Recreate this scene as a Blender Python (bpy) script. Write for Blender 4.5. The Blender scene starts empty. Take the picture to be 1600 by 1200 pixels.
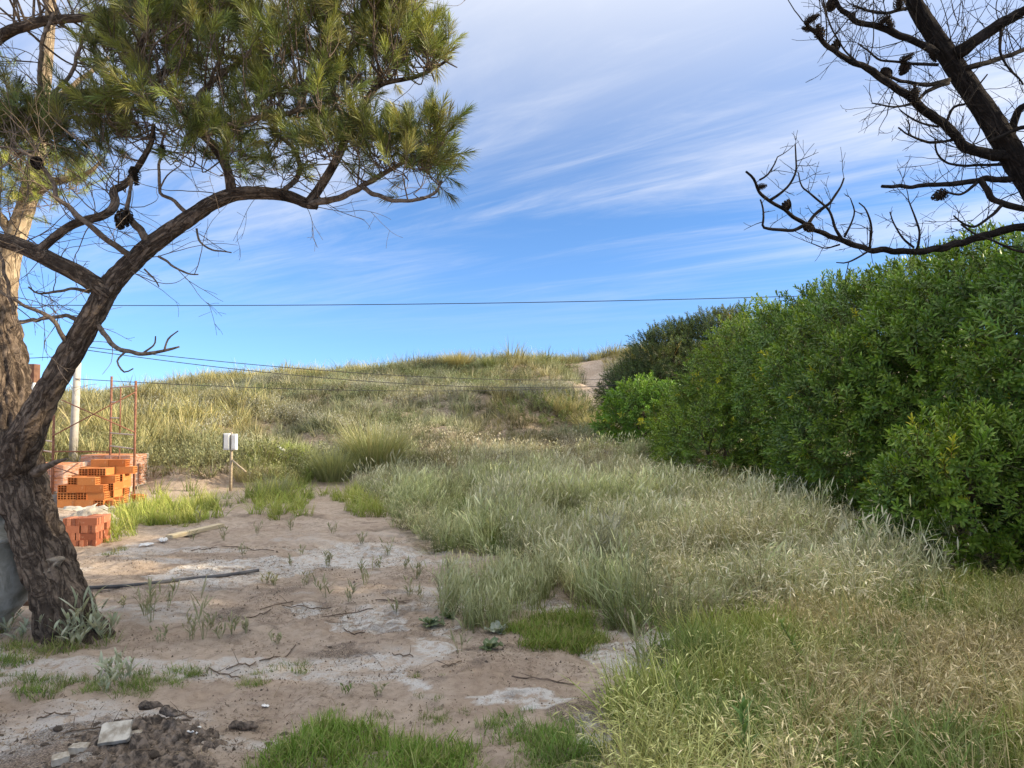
import bpy, math, random
import numpy as np
from mathutils import Vector, Matrix

SC = bpy.context.scene
COL = SC.collection
rng = np.random.default_rng(7)
random.seed(7)

# ------------------------------------------------------------------ camera
F = 1142.0                      # focal length in photo pixels (photo 1600 x 1200)
HORIZON = 640.0
PITCH = math.atan((HORIZON - 600.0) / F)
CAM_H = 1.6
cam_d = bpy.data.cameras.new('camera')
cam_d.sensor_width = 36.0
cam_d.lens = 36.0 * F / 1600.0
cam_d.clip_start = 0.05
cam_d.clip_end = 3000.0
cam = bpy.data.objects.new('camera', cam_d)
cam.location = (0, 0, CAM_H)
cam.rotation_euler = (math.pi / 2 + PITCH, 0, 0)
COL.objects.link(cam)
SC.camera = cam

# ------------------------------------------------------------------ light
SUN_AZ = math.radians(94.0)      # clockwise from +Y: the sun stands to the right
SUN_EL = math.radians(19.0)
SKY_STRENGTH = 0.12
SUN_STRENGTH = 2.3
EXPOSURE = 1.85
SC.view_settings.view_transform = 'Standard'
SC.view_settings.look = 'None'
SC.view_settings.gamma = 1.0
SC.view_settings.use_curve_mapping = False
SC.view_settings.exposure = EXPOSURE
SC.cycles.max_bounces = 5
SC.cycles.diffuse_bounces = 3
SC.cycles.glossy_bounces = 2
SC.cycles.transmission_bounces = 4
SC.cycles.transparent_max_bounces = 4

sun_d = bpy.data.lights.new('sun', 'SUN')
sun_d.energy = SUN_STRENGTH
sun_d.angle = math.radians(0.6)
sun_d.color = (1.0, 0.85, 0.62)
sun = bpy.data.objects.new('sun', sun_d)
sdir = Vector((math.sin(SUN_AZ) * math.cos(SUN_EL), math.cos(SUN_AZ) * math.cos(SUN_EL), math.sin(SUN_EL)))
sun.rotation_euler = sdir.to_track_quat('Z', 'Y').to_euler()
sun.location = (20, -4, 12)
COL.objects.link(sun)


class NT:
    """small helper to write node trees"""
    def __init__(self, tree):
        self.t = tree
        self.n = tree.nodes
        self.l = tree.links

    def new(self, typ, **kw):
        nd = self.n.new(typ)
        for k, v in kw.items():
            setattr(nd, k, v)
        return nd

    def put(self, sock, v):
        if isinstance(v, bpy.types.NodeSocket):
            self.l.new(v, sock)
        elif v is not None:
            if isinstance(v, (tuple, list)) and len(v) == 3 and sock.type == 'RGBA':
                v = (*v, 1.0)
            sock.default_value = v

    def math(self, op, a, b=None, c=None, clamp=False):
        nd = self.new('ShaderNodeMath', operation=op, use_clamp=clamp)
        self.put(nd.inputs[0], a)
        self.put(nd.inputs[1], b)
        self.put(nd.inputs[2], c)
        return nd.outputs[0]

    def mix(self, fac, a, b, typ='MIX'):
        nd = self.new('ShaderNodeMix', data_type='RGBA', blend_type=typ)
        self.put(nd.inputs[0], fac)
        self.put(nd.inputs[6], a)
        self.put(nd.inputs[7], b)
        return nd.outputs[2]

    def noise(self, vec, scale, detail=4.0, rough=0.55, dist=0.0):
        nd = self.new('ShaderNodeTexNoise')
        self.put(nd.inputs['Vector'], vec)
        nd.inputs['Scale'].default_value = scale
        nd.inputs['Detail'].default_value = detail
        nd.inputs['Roughness'].default_value = rough
        nd.inputs['Distortion'].default_value = dist
        return nd.outputs[0]

    def ramp(self, fac, lo, hi, a=0.0, b=1.0):
        nd = self.new('ShaderNodeMapRange', interpolation_type='SMOOTHSTEP')
        self.put(nd.inputs['Value'], fac)
        nd.inputs['From Min'].default_value = lo
        nd.inputs['From Max'].default_value = hi
        nd.inputs['To Min'].default_value = a
        nd.inputs['To Max'].default_value = b
        return nd.outputs[0]

    def mapping(self, vec, scale=(1, 1, 1), rot=(0, 0, 0), loc=(0, 0, 0)):
        nd = self.new('ShaderNodeMapping')
        self.put(nd.inputs['Vector'], vec)
        nd.inputs['Scale'].default_value = scale
        nd.inputs['Rotation'].default_value = rot
        nd.inputs['Location'].default_value = loc
        return nd.outputs[0]


# world: Nishita sky with thin cirrus streaks on a high flat layer
world = bpy.data.worlds.new('World')
SC.world = world
world.use_nodes = True
w = NT(world.node_tree)
for nd in list(w.n):
    w.n.remove(nd)
sky = w.new('ShaderNodeTexSky', sky_type='NISHITA')
sky.sun_disc = False
sky.sun_elevation = SUN_EL
sky.sun_rotation = SUN_AZ
sky.altitude = 0.0
sky.air_density = 0.75
sky.dust_density = 0.0
sky.ozone_density = 4.5
hs = w.new('ShaderNodeHueSaturation')
hs.inputs['Saturation'].default_value = 1.03
hs.inputs['Value'].default_value = 0.63
w.put(hs.inputs['Color'], sky.outputs[0])
tc = w.new('ShaderNodeTexCoord')
sep = w.new('ShaderNodeSeparateXYZ')
# clear sea air: the murky band right at the horizon is left out
lift = w.new('ShaderNodeVectorMath', operation='MULTIPLY_ADD')
w.put(lift.inputs[0], tc.outputs['Generated'])
lift.inputs[1].default_value = (1, 1, 0.92)
lift.inputs[2].default_value = (0, 0, 0.08)
nrm = w.new('ShaderNodeVectorMath', operation='NORMALIZE')
w.put(nrm.inputs[0], lift.outputs[0])
w.put(sky.inputs[0], nrm.outputs[0])
w.put(sep.inputs[0], tc.outputs['Generated'])
zc = w.math('MAXIMUM', sep.outputs[2], 0.03)
comb = w.new('ShaderNodeCombineXYZ')
w.put(comb.inputs[0], w.math('DIVIDE', sep.outputs[0], zc))
w.put(comb.inputs[1], w.math('DIVIDE', sep.outputs[1], zc))
# the wind direction of the streaks runs to the far left
rotm = w.mapping(comb.outputs[0], rot=(0, 0, math.radians(-140)))
streak = w.noise(w.mapping(rotm, scale=(0.22, 0.80, 1), loc=(1.9, 5.35, 0)), 1.0, 9.0, 0.62, 1.0)
fine = w.noise(w.mapping(rotm, scale=(0.7, 2.9, 1), loc=(7.7, 0.4, 0)), 1.0, 7.0, 0.65, 1.4)
broad = w.noise(w.mapping(rotm, scale=(0.17, 0.40, 1), loc=(2.35, 3.15, 0)), 1.0, 3.0, 0.5, 0.3)
cover = w.math('ADD', w.math('MULTIPLY', streak, 0.62), w.math('ADD', w.math('MULTIPLY', fine, 0.28), w.math('MULTIPLY', broad, 0.75)))
dens = w.ramp(cover, 0.70, 1.10)
fade = w.ramp(sep.outputs[2], 0.07, 0.32)
cl = w.math('MULTIPLY', w.math('MULTIPLY', dens, fade), 0.86, clamp=True)
fill_veil = w.math('MULTIPLY', w.ramp(sep.outputs[2], 0.24, 0.82), 0.95)  # white overhead veil, mostly out of view, added to lift ambient light
skyc = w.mix(cl, hs.outputs[0], (2.55, 2.55, 2.62))
skyc = w.mix(fill_veil, skyc, (3.9, 3.85, 3.75))  # veil brighter than the streaks, to lighten the shade
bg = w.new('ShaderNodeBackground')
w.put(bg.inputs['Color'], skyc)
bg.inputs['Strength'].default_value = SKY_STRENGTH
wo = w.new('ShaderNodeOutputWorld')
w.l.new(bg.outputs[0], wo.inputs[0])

# ------------------------------------------------------------------ numeric helpers
RIGHT = np.array([1.0, 0, 0])
FWD = np.array([0, math.cos(PITCH), math.sin(PITCH)])
UPV = np.array([0, -math.sin(PITCH), math.cos(PITCH)])
CAMP = np.array([0, 0, CAM_H])


def ray(px, py):
    return FWD + RIGHT * ((px - 800.0) / F) + UPV * ((600.0 - py) / F)


def P(px, py, Y):
    """the point seen at photo pixel (px, py) that stands Y metres in front of the camera"""
    d = ray(px, py)
    return CAMP + d * (Y / d[1])


def sm(a, b, x):
    t = np.clip((x - a) / (b - a), 0, 1)
    return t * t * (3 - 2 * t)


def _h(ix, iy, iz, s):
    n = (ix.astype(np.int64) * 374761393 + iy.astype(np.int64) * 668265263 + iz.astype(np.int64) * 2147483647 + s * 974634777) & 0xFFFFFFFF
    n = ((n ^ (n >> 13)) * 1274126177) & 0xFFFFFFFF
    n = (n ^ (n >> 16)) & 0xFFFFFFFF
    n = (n * 2246822519) & 0xFFFFFFFF
    return ((n ^ (n >> 15)) & 0xFFFFFF) / float(0xFFFFFF)


def vn(x, y, z=0.0, s=0):
    x, y, z = np.broadcast_arrays(np.asarray(x, float), np.asarray(y, float), np.asarray(z, float))
    ix, iy, iz = np.floor(x), np.floor(y), np.floor(z)
    fx, fy, fz = x - ix, y - iy, z - iz
    fx, fy, fz = [f * f * (3 - 2 * f) for f in (fx, fy, fz)]
    r = 0
    for dx in (0, 1):
        wx = fx if dx else 1 - fx
        for dy in (0, 1):
            wy = fy if dy else 1 - fy
            for dz in (0, 1):
                wz = fz if dz else 1 - fz
                r = r + _h(ix + dx, iy + dy, iz + dz, s) * wx * wy * wz
    return r


def fbm(x, y, z=0.0, s=0, o=4):
    r, a, t = 0, 0.5, 0
    for k in range(o):
        r = r + a * vn(np.asarray(x) * 2 ** k, np.asarray(y) * 2 ** k, np.asarray(z) * 2 ** k, s + k)
        t += a
        a *= 0.5
    return r / t


def cell2(u, v, s=0, jitter=0.9):
    """2-d Worley noise: (F1, F2)"""
    iu, iv = np.floor(u), np.floor(v)
    f1 = np.full(np.shape(u), 9.0)
    f2 = np.full(np.shape(u), 9.0)
    for du in (-1, 0, 1):
        for dv in (-1, 0, 1):
            cu, cv = iu + du, iv + dv
            pu = cu + 0.5 + jitter * (_h(cu, cv, cu * 0, s) - 0.5)
            pv = cv + 0.5 + jitter * (_h(cu, cv, cu * 0, s + 9) - 0.5)
            d = np.hypot(u - pu, v - pv)
            nf2 = np.minimum(f2, np.maximum(f1, d))
            f1 = np.minimum(f1, d)
            f2 = nf2
    return f1, f2


# ------------------------------------------------------------------ terrain
CX = np.array([-300, -60, -30, -22, -16, -12.6, -10, -6.3, -1.6, 2, 4.4, 6.3, 9, 14, 25, 60, 300.0])
CZ = np.array([0.6, 0.6, 1.1, 1.9, 2.75, 3.12, 3.35, 3.52, 3.72, 3.78, 4.1, 4.4, 4.6, 4.8, 4.6, 3.0, 2.0])


def hgt(x, y):
    x = np.asarray(x, float)
    y = np.asarray(y, float)
    zc_ = np.interp(x, CX, CZ)
    foot = 16.2 + 0.8 * np.sin(x * 0.35) + 1.2 * sm(-1, 5, x)
    t = np.clip((y - foot) / (36.0 - foot), 0, 1)
    prof = 0.55 * t + 0.45 * t * t * (3 - 2 * t)
    z = zc_ * prof
    z = z - 0.035 * np.clip(y - 37, 0, 60)
    # near yellow dune on the left
    lx = np.exp(-((x + 11.5) / 3.6) ** 2)
    z = z + 1.05 * np.exp(-((x + 12.0) / 4.4) ** 4) * np.exp(-((y - 21.0) / 3.6) ** 2)
    # knoll in the middle of the slope
    z = z + 0.55 * np.exp(-(((x - 0.9) / 2.2) ** 2 + ((y - 24.0) / 2.6) ** 2))
    # sand track down the slope on the right
    z = z - 0.35 * np.exp(-((x - 3.3 - 0.05 * (y - 28)) / 0.9) ** 2) * sm(22, 25, y) * (1 - sm(33, 37, y))
    # dune lumps
    dm = sm(15.5, 20, y)
    z = z + dm * (0.85 * (fbm(x / 4.2, y / 4.2, 0, 3, 3) - 0.5) + 0.42 * (vn(x / 1.3, y / 1.3, 0, 11) - 0.5))
    # low cut bank behind the building site
    bank = sm(-13, -11, x) * (1 - sm(-5.6, -4.4, x))
    edge = 15.1 + 0.35 * (vn(x * 0.9, 0, 0, 5) - 0.5) * 2
    z = z + bank * 0.42 * sm(edge - 0.35, edge + 0.25, y) * (1 - sm(17, 20, y))
    bank2 = sm(-4.6, -4.2, x) * (1 - sm(-3.3, -2.8, x))
    z = z + bank2 * 0.16 * sm(15.7, 15.9, y) * (1 - sm(16.4, 18.5, y))
    # yard: gentle and fine bumps
    ym = (1 - sm(14, 17, y))
    z = z + ym * (0.07 * (fbm(x / 1.7, y / 1.7, 0, 21, 3) - 0.5) + 0.07 * (fbm(x / 0.30, y / 0.36, 0, 31, 4) - 0.5))
    rough = sm(0.45, 0.7, fbm(x / 1.1, y / 0.9, 0, 41, 2))
    z = z + ym * (0.3 + 0.7 * rough) * 0.06 * (fbm(x / 0.09, y / 0.09, 0, 51, 2) - 0.5)
    # churned mud bottom left
    mud = np.exp(-(((x + 1.75) / 0.75) ** 2 + ((y - 3.35) / 0.42) ** 2))
    z = z + mud * (0.05 + 0.10 * (fbm(x / 0.13, y / 0.12, 0, 61, 3) - 0.45))
    return z


def G(px, py):
    """ground point seen at a photo pixel"""
    d = ray(px, py)
    t = np.arange(2.0, 60.0, 0.04)
    pts = CAMP[None] + d[None] * t[:, None]
    below = pts[:, 2] < hgt(pts[:, 0], pts[:, 1])
    if not below.any():
        return pts[-1]
    k = int(np.argmax(below))
    return pts[k]


def GP(poly):
    return np.array([G(*p)[:2] for p in poly])


def inside(poly, x, y):
    r = np.zeros(len(x), bool)
    n = len(poly)
    for i in range(n):
        x1, y1 = poly[i]
        x2, y2 = poly[(i + 1) % n]
        c = ((y1 > y) != (y2 > y))
        r ^= c & (x < (x2 - x1) * (y - y1) / (y2 - y1 + 1e-12) + x1)
    return r


# ------------------------------------------------------------------ mesh helpers
class MB:
    def __init__(self):
        self.V, self.Q, self.T, self.C, self.n = [], [], [], [], 0
        self.A = []

    def add(self, V, Q=None, T=None, C=None):
        V = np.asarray(V, float).reshape(-1, 3)
        if Q is not None and len(Q):
            self.Q.append(np.asarray(Q, int).reshape(-1, 4) + self.n)
        if T is not None and len(T):
            self.T.append(np.asarray(T, int).reshape(-1, 3) + self.n)
        if C is None:
            C = np.ones((len(V), 3))
        C = np.asarray(C, float)
        if C.ndim == 1:
            C = np.tile(C, (len(V), 1))
        self.V.append(V)
        self.C.append(C)
        self.n += len(V)
        return self

    def mesh(self, name, mat=None, smooth=True, color=True):
        me = bpy.data.meshes.new(name)
        V = np.concatenate(self.V)
        Q = np.concatenate(self.Q) if self.Q else np.zeros((0, 4), int)
        T = np.concatenate(self.T) if self.T else np.zeros((0, 3), int)
        me.vertices.add(len(V))
        me.vertices.foreach_set('co', V.astype(np.float32).ravel())
        li = np.concatenate([Q.ravel(), T.ravel()]).astype(np.int32)
        me.loops.add(len(li))
        me.loops.foreach_set('vertex_index', li)
        npoly = len(Q) + len(T)
        me.polygons.add(npoly)
        st = np.concatenate([np.arange(len(Q)) * 4, len(Q) * 4 + np.arange(len(T)) * 3]).astype(np.int32)
        me.polygons.foreach_set('loop_start', st)
        me.polygons.foreach_set('use_smooth', np.full(npoly, smooth, bool))
        if color:
            a = me.color_attributes.new('Col', 'FLOAT_COLOR', 'POINT')
            C = np.concatenate(self.C)
            C4 = np.concatenate([C, np.ones((len(C), 1))], 1)
            a.data.foreach_set('color', C4.astype(np.float32).ravel())
        if self.A and sum(len(k) for k in self.A) == len(V):
            at = me.attributes.new('along', 'FLOAT_VECTOR', 'POINT')
            at.data.foreach_set('vector', np.concatenate(self.A).astype(np.float32).ravel())
        me.update(calc_edges=True)
        me.validate()
        if mat:
            me.materials.append(mat)
        return me

    def obj(self, name, mat=None, parent=None, smooth=True):
        o = bpy.data.objects.new(name, self.mesh(name, mat, smooth))
        COL.objects.link(o)
        if parent:
            o.parent = parent
        return o


def tag(o, label=None, cat=None, group=None, kind=None):
    if label:
        o['label'] = label
    if cat:
        o['category'] = cat
    if group:
        o['group'] = group
    if kind:
        o['kind'] = kind
    return o


def empty(name, loc, label=None, cat=None, group=None, rz=0.0):
    o = bpy.data.objects.new(name, None)
    o.empty_display_size = 0.1
    o.location = [float(c) for c in loc]
    o.rotation_euler = (0, 0, rz)
    COL.objects.link(o)
    return tag(o, label, cat, group)


def put_child(o, parent):
    """parent a mesh modelled in world coordinates under an empty"""
    o.parent = parent
    o.matrix_parent_inverse = (Matrix.Translation(parent.location) @ parent.rotation_euler.to_matrix().to_4x4()).inverted()
    return o


def catmull(pts, step):
    pts = np.asarray(pts, float)
    if len(pts) == 2:
        pts = np.array([pts[0], pts.mean(0), pts[1]])
    ext = np.vstack([2 * pts[0] - pts[1], pts, 2 * pts[-1] - pts[-2]])
    out = []
    for i in range(1, len(ext) - 2):
        p0, p1, p2, p3 = ext[i - 1:i + 3]
        L = np.linalg.norm(p2[:3] - p1[:3])
        n = max(1, int(round(L / step)))
        t = (np.arange(n) / n)[:, None]
        out.append(0.5 * (2 * p1 + (p2 - p0) * t + (2 * p0 - 5 * p1 + 4 * p2 - p3) * t ** 2 + (3 * p1 - p0 - 3 * p2 + p3) * t ** 3))
    out.append(ext[-2][None])
    return np.vstack(out)


def frames(path):
    T = np.gradient(path, axis=0)
    T /= np.linalg.norm(T, axis=1)[:, None] + 1e-12
    N = np.zeros_like(T)
    a = np.array([0, 0, 1.0]) if abs(T[0][2]) < 0.9 else np.array([1.0, 0, 0])
    n = np.cross(T[0], a)
    n /= np.linalg.norm(n)
    for i in range(len(T)):
        n = n - T[i] * np.dot(n, T[i])
        n /= np.linalg.norm(n) + 1e-12
        N[i] = n
    return T, N, np.cross(T, N)


def tube(mb, path, rad, n=8, col=(1, 1, 1), disp=None, cap=True):
    path = np.asarray(path, float)
    rad = np.broadcast_to(np.asarray(rad, float), (len(path),))
    T, N, B = frames(path)
    th = np.arange(n) * 2 * np.pi / n
    s = np.concatenate([[0], np.cumsum(np.linalg.norm(np.diff(path, axis=0), axis=1))])
    R = np.repeat(rad[:, None], n, 1)
    if disp is not None:
        R = R + disp(np.tile(th, (len(path), 1)), np.repeat(s[:, None], n, 1), R)
    V = path[:, None] + N[:, None] * (np.cos(th)[None, :, None] * R[..., None]) + B[:, None] * (np.sin(th)[None, :, None] * R[..., None])
    m = len(path)
    i = np.arange(m - 1)[:, None] * n
    j = np.arange(n)[None]
    j2 = (j + 1) % n
    Q = np.stack([i + j, i + j2, i + n + j2, i + n + j], -1).reshape(-1, 4)
    V = V.reshape(-1, 3)
    arc = np.abs(((th + np.pi * 0.0) / (2 * np.pi)) * 2 - 1)[None] * np.pi * np.maximum(R.mean(), 0.02) + 0 * R
    al = np.stack([arc, np.repeat(s[:, None], n, 1), 0 * arc], -1).reshape(-1, 3)
    if cap:
        al = np.vstack([al, al[0], al[-1]])
    mb.A.append(al)
    Tt = []
    if cap:
        V = np.vstack([V, path[0], path[-1]])
        a = m * n
        k = np.arange(n)
        Tt = np.vstack([np.stack([np.full(n, a), (k + 1) % n, k], -1),
                        np.stack([np.full(n, a + 1), (m - 1) * n + k, (m - 1) * n + (k + 1) % n], -1)])
    mb.add(V, Q, Tt, col)
    return mb


def box(mb, cx, cy, cz, sx, sy, sz, rz=0.0, col=(1, 1, 1), rx=0.0, ry=0.0, bev=0.0):
    v = np.array([[x, y, z] for z in (-1, 1) for y in (-1, 1) for x in (-1, 1)], float) * 0.5 * np.array([sx, sy, sz])
    M = np.array(Matrix.Rotation(rz, 3, 'Z') @ Matrix.Rotation(ry, 3, 'Y') @ Matrix.Rotation(rx, 3, 'X'))
    v = v @ M.T + np.array([cx, cy, cz])
    mb.add(v, [[0, 2, 3, 1], [4, 5, 7, 6], [0, 1, 5, 4], [2, 6, 7, 3], [0, 4, 6, 2], [1, 3, 7, 5]], None, col)
    return mb


def bevel(o, wdt, seg=2):
    m = o.modifiers.new('bevel', 'BEVEL')
    m.width = wdt
    m.segments = seg
    m.limit_method = 'ANGLE'
    return o


def blades(mb, base, az, h, lean, curl, width, col, tip, seg=4, prof='grass', droop=0.0, twist=None, fold=0.0):
    """arching strips: base (N,3), az direction they lean to, h length"""
    base = np.asarray(base, float)
    N = len(base)
    az, h, lean, curl, width, droop = [np.broadcast_to(np.asarray(a, float), (N,)) for a in (az, h, lean, curl, width, droop)]
    t = np.linspace(0, 1, seg + 1)
    ang = lean[:, None] + curl[:, None] * t[None]           # angle from vertical along the blade
    ds = h[:, None] / seg
    hx = np.cumsum(np.concatenate([np.zeros((N, 1)), np.sin(0.5 * (ang[:, 1:] + ang[:, :-1])) * ds], 1), 1)
    hz = np.cumsum(np.concatenate([np.zeros((N, 1)), np.cos(0.5 * (ang[:, 1:] + ang[:, :-1])) * ds], 1), 1)
    ca, sa = np.cos(az)[:, None], np.sin(az)[:, None]
    C = np.stack([base[:, 0:1] + hx * ca, base[:, 1:2] + hx * sa, base[:, 2:3] + hz], -1)
    tw = rng.uniform(-0.9, 0.9, N) if twist is None else np.broadcast_to(twist, (N,))
    wa = az + np.pi / 2 + tw
    if prof == 'grass':
        wp = np.clip(1.0 - t ** 2.2, 0.06, 1) * (0.75 + 0.25 * sm(0, 0.25, t))
    elif prof == 'ear':
        wp = np.where(t < 0.62, 0.22, 0.22 + 1.0 * np.sin(np.clip((t - 0.62) / 0.38, 0, 1) * np.pi) ** 0.8)
    else:                                                    # lance leaf
        wp = np.sin(np.clip(t * 0.93 + 0.05, 0, 1) * np.pi) ** 0.75
        wp = np.where(t == 0, 0.15, wp)
        wp = np.where(t == 1, 0.03, wp)
    wv = np.stack([np.cos(wa), np.sin(wa), np.zeros(N)], -1)[:, None] * (0.5 * width[:, None] * wp[None])[..., None]
    if fold:
        up = np.array([0, 0, 1.0])[None, None] * (np.abs(0.5 * width[:, None] * wp[None]) * fold)[..., None]
    else:
        up = 0
    L, R = C - wv + up, C + wv + up
    V = np.stack([L, R], 2).reshape(N, -1, 3)
    k = np.arange(seg)
    q = np.stack([2 * k, 2 * k + 1, 2 * k + 3, 2 * k + 2], -1)
    Q = (q[None] + (np.arange(N) * 2 * (seg + 1))[:, None, None]).reshape(-1, 4)
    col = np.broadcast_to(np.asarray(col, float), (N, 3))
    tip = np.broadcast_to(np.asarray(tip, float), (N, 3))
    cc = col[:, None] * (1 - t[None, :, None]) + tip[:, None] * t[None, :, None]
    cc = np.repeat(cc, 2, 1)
    mb.add(V.reshape(-1, 3), Q, None, cc.reshape(-1, 3))
    return C


# ------------------------------------------------------------------ materials
def new_mat(name):
    m = bpy.data.materials.new(name)
    m.use_nodes = True
    t = NT(m.node_tree)
    for nd in list(t.n):
        t.n.remove(nd)
    out = t.new('ShaderNodeOutputMaterial')
    return m, t, out


def principled(t, out, col, rough=0.8, spec=0.3, metal=0.0, bump=None, bstr=0.3, bdist=0.01):
    b = t.new('ShaderNodeBsdfPrincipled')
    t.put(b.inputs['Base Color'], col)
    t.put(b.inputs['Roughness'], rough)
    b.inputs['Specular IOR Level'].default_value = spec
    t.put(b.inputs['Metallic'], metal)
    if bump is not None:
        bp = t.new('ShaderNodeBump')
        bp.inputs['Strength'].default_value = bstr
        bp.inputs['Distance'].default_value = bdist
        t.put(bp.inputs['Height'], bump)
        t.l.new(bp.outputs[0], b.inputs['Normal'])
    t.l.new(b.outputs[0], out.inputs[0])
    return b


def foliage_mat(name, inst=True, transl=0.3, rough=0.55, spec=0.25, warm=(1.15, 1.1, 0.6)):
    m, t, out = new_mat(name)
    a = t.new('ShaderNodeAttribute', attribute_name='Col')
    col = a.outputs['Color']
    if inst:
        b = t.new('ShaderNodeAttribute', attribute_name='tint', attribute_type='INSTANCER')
        col = t.mix(1.0, col, b.outputs['Color'], 'MULTIPLY')
    bs = t.new('ShaderNodeBsdfPrincipled')
    t.put(bs.inputs['Base Color'], col)
    bs.inputs['Roughness'].default_value = rough
    bs.inputs['Specular IOR Level'].default_value = spec
    tr = t.new('ShaderNodeBsdfTranslucent')
    t.put(tr.inputs['Color'], t.mix(1.0, col, warm, 'MULTIPLY'))
    mx = t.new('ShaderNodeMixShader')
    mx.inputs[0].default_value = transl
    t.l.new(bs.outputs[0], mx.inputs[1])
    t.l.new(tr.outputs[0], mx.inputs[2])
    t.l.new(mx.outputs[0], out.inputs[0])
    return m


def obj_coord(t, kind='Object'):
    return t.new('ShaderNodeTexCoord').outputs[kind]


def simple_mat(name, c1, c2, scale=8.0, rough=0.8, spec=0.3, metal=0.0, bstr=0.3, bdist=0.01, bscale=None, lo=0.35, hi=0.65, stretch=(1, 1, 1)):
    m, t, out = new_mat(name)
    v = t.mapping(obj_coord(t), scale=stretch)
    n1 = t.noise(v, scale, 6, 0.6, 0.3)
    n2 = t.noise(v, bscale or scale * 4, 4, 0.6)
    col = t.mix(t.ramp(n1, lo, hi), c1, c2)
    principled(t, out, col, rough, spec, metal, n2, bstr, bdist)
    return m


def geo_rand(t):
    return t.new('ShaderNodeObjectInfo').outputs['Random']


M_GRASS = foliage_mat('grass_blades', True, 0.20, 0.6, 0.15)
M_LEAF = foliage_mat('shrub_leaves', True, 0.24, 0.45, 0.28, (1.25, 1.2, 0.45))
M_PLANT = foliage_mat('plant_leaves', False, 0.25, 0.5, 0.3)
M_NEEDLE = foliage_mat('pine_needles', False, 0.22, 0.45, 0.35, (1.2, 1.1, 0.5))


def bark_mat(name, dark, mid, light, scale=1.0):
    m, t, out = new_mat(name)
    v = obj_coord(t)
    bu = t.new('ShaderNodeAttribute', attribute_name='along').outputs['Vector']
    r1 = t.noise(t.mapping(bu, scale=(24 * scale, 5.5 * scale, 1)), 1.0, 5, 0.6, 0.9)
    crack = t.ramp(t.math('ABSOLUTE', t.math('SUBTRACT', r1, 0.5)), 0.0, 0.085)
    n = t.noise(v, 30 * scale, 8, 0.7, 0.4)
    n2 = t.noise(v, 5 * scale, 4, 0.6)
    a = t.new('ShaderNodeAttribute', attribute_name='Col')
    col = t.mix(t.ramp(n, 0.3, 0.7), mid, light)
    col = t.mix(t.ramp(n2, 0.45, 0.7, 0.0, 0.6), col, dark)
    col = t.mix(t.math('MULTIPLY_ADD', crack, 0.7, 0.3), dark, col)
    col = t.mix(1.0, col, a.outputs['Color'], 'MULTIPLY')
    h = t.math('ADD', t.math('MULTIPLY', crack, 0.6), t.math('MULTIPLY', n, 0.7))
    principled(t, out, col, 0.95, 0.1, 0, h, 0.9, 0.014)
    return m


M_BARK = bark_mat('pine_bark', (0.022, 0.016, 0.013), (0.10, 0.072, 0.055), (0.27, 0.205, 0.15))
M_BARK_SUNLIT = bark_mat('sunlit_pine_bark', (0.20, 0.14, 0.09), (0.42, 0.32, 0.21), (0.55, 0.44, 0.30), 0.7)  # bark lightened so that sunlight sits in its colour
M_BARK_DEAD = bark_mat('dead_pine_bark', (0.012, 0.010, 0.009), (0.025, 0.020, 0.018), (0.045, 0.037, 0.032))  # bark darkened to look like a backlit silhouette
M_TWIG = simple_mat('twig_bark', (0.10, 0.075, 0.055), (0.22, 0.17, 0.13), 30, 0.9, 0.1)
M_TWIG_DEAD = simple_mat('dead_twig_bark', (0.014, 0.012, 0.010), (0.035, 0.028, 0.024), 30, 0.9, 0.1)  # twigs darkened for the same silhouette look
M_CONE = simple_mat('cone_scales', (0.018, 0.013, 0.010), (0.05, 0.036, 0.026), 40, 0.8, 0.2)  # cones darkened along with the silhouetted dead pine
M_STEM = simple_mat('shrub_stems', (0.06, 0.045, 0.03), (0.14, 0.11, 0.08), 20, 0.9, 0.1)


# ------------------------------------------------------------------ ground
def graded(segs):
    out = []
    for a, b, d in segs:
        n = max(1, int(round((b - a) / d)))
        out.append(a + (b - a) * np.arange(n) / n)
    out.append([segs[-1][1]])
    return np.concatenate(out)


gx = graded([(-400, -60, 30), (-60, -24, 3), (-24, -10, 0.22), (-10, -5, 0.07), (-5, 3.6, 0.030), (3.6, 7, 0.10), (7, 20, 0.4), (20, 60, 4), (60, 400, 34)])
gy = graded([(-120, -10, 10), (-10, 2.2, 0.8), (2.2, 7.5, 0.026), (7.5, 12, 0.05), (12, 17.5, 0.08), (17.5, 40, 0.22), (40, 60, 1.5), (60, 600, 40)])
XX, YY = np.meshgrid(gx, gy)
ZZ = hgt(XX, YY)
gm = MB()
nx, ny = len(gx), len(gy)
ii = (np.arange(ny - 1)[:, None] * nx + np.arange(nx - 1)[None])
GQ = np.stack([ii, ii + 1, ii + nx + 1, ii + nx], -1).reshape(-1, 4)
fx, fy = XX.ravel(), YY.ravel()

# masks: R pale lime crust, G dark wet mud and litter, B plant cover (brown humus)
WHITE = [[(215, 900), (330, 876), (450, 872), (530, 852), (610, 858), (668, 868), (640, 886), (520, 888), (420, 905), (300, 910)],
         [(515, 975), (555, 955), (620, 963), (645, 985), (560, 992)],
         [(680, 978), (715, 978), (708, 995), (680, 993)],
         [(575, 1035), (600, 1035), (660, 1070), (640, 1080), (600, 1055)],
         [(900, 1000), (1000, 995), (1060, 1015), (1075, 1050), (960, 1055)],
         [(740, 1088), (800, 1080), (900, 1090), (860, 1106), (760, 1104)],
         [(440, 952), (480, 946), (510, 958), (470, 966)],
         [(640, 1000), (720, 1010), (700, 1030), (650, 1015)],
         [(70, 1195), (140, 1172), (210, 1185), (260, 1215), (60, 1230)],
         [(900, 1120), (960, 1130), (980, 1200), (910, 1210)],
         [(1000, 985), (1100, 990), (1080, 1012), (1010, 1005)]]
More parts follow.
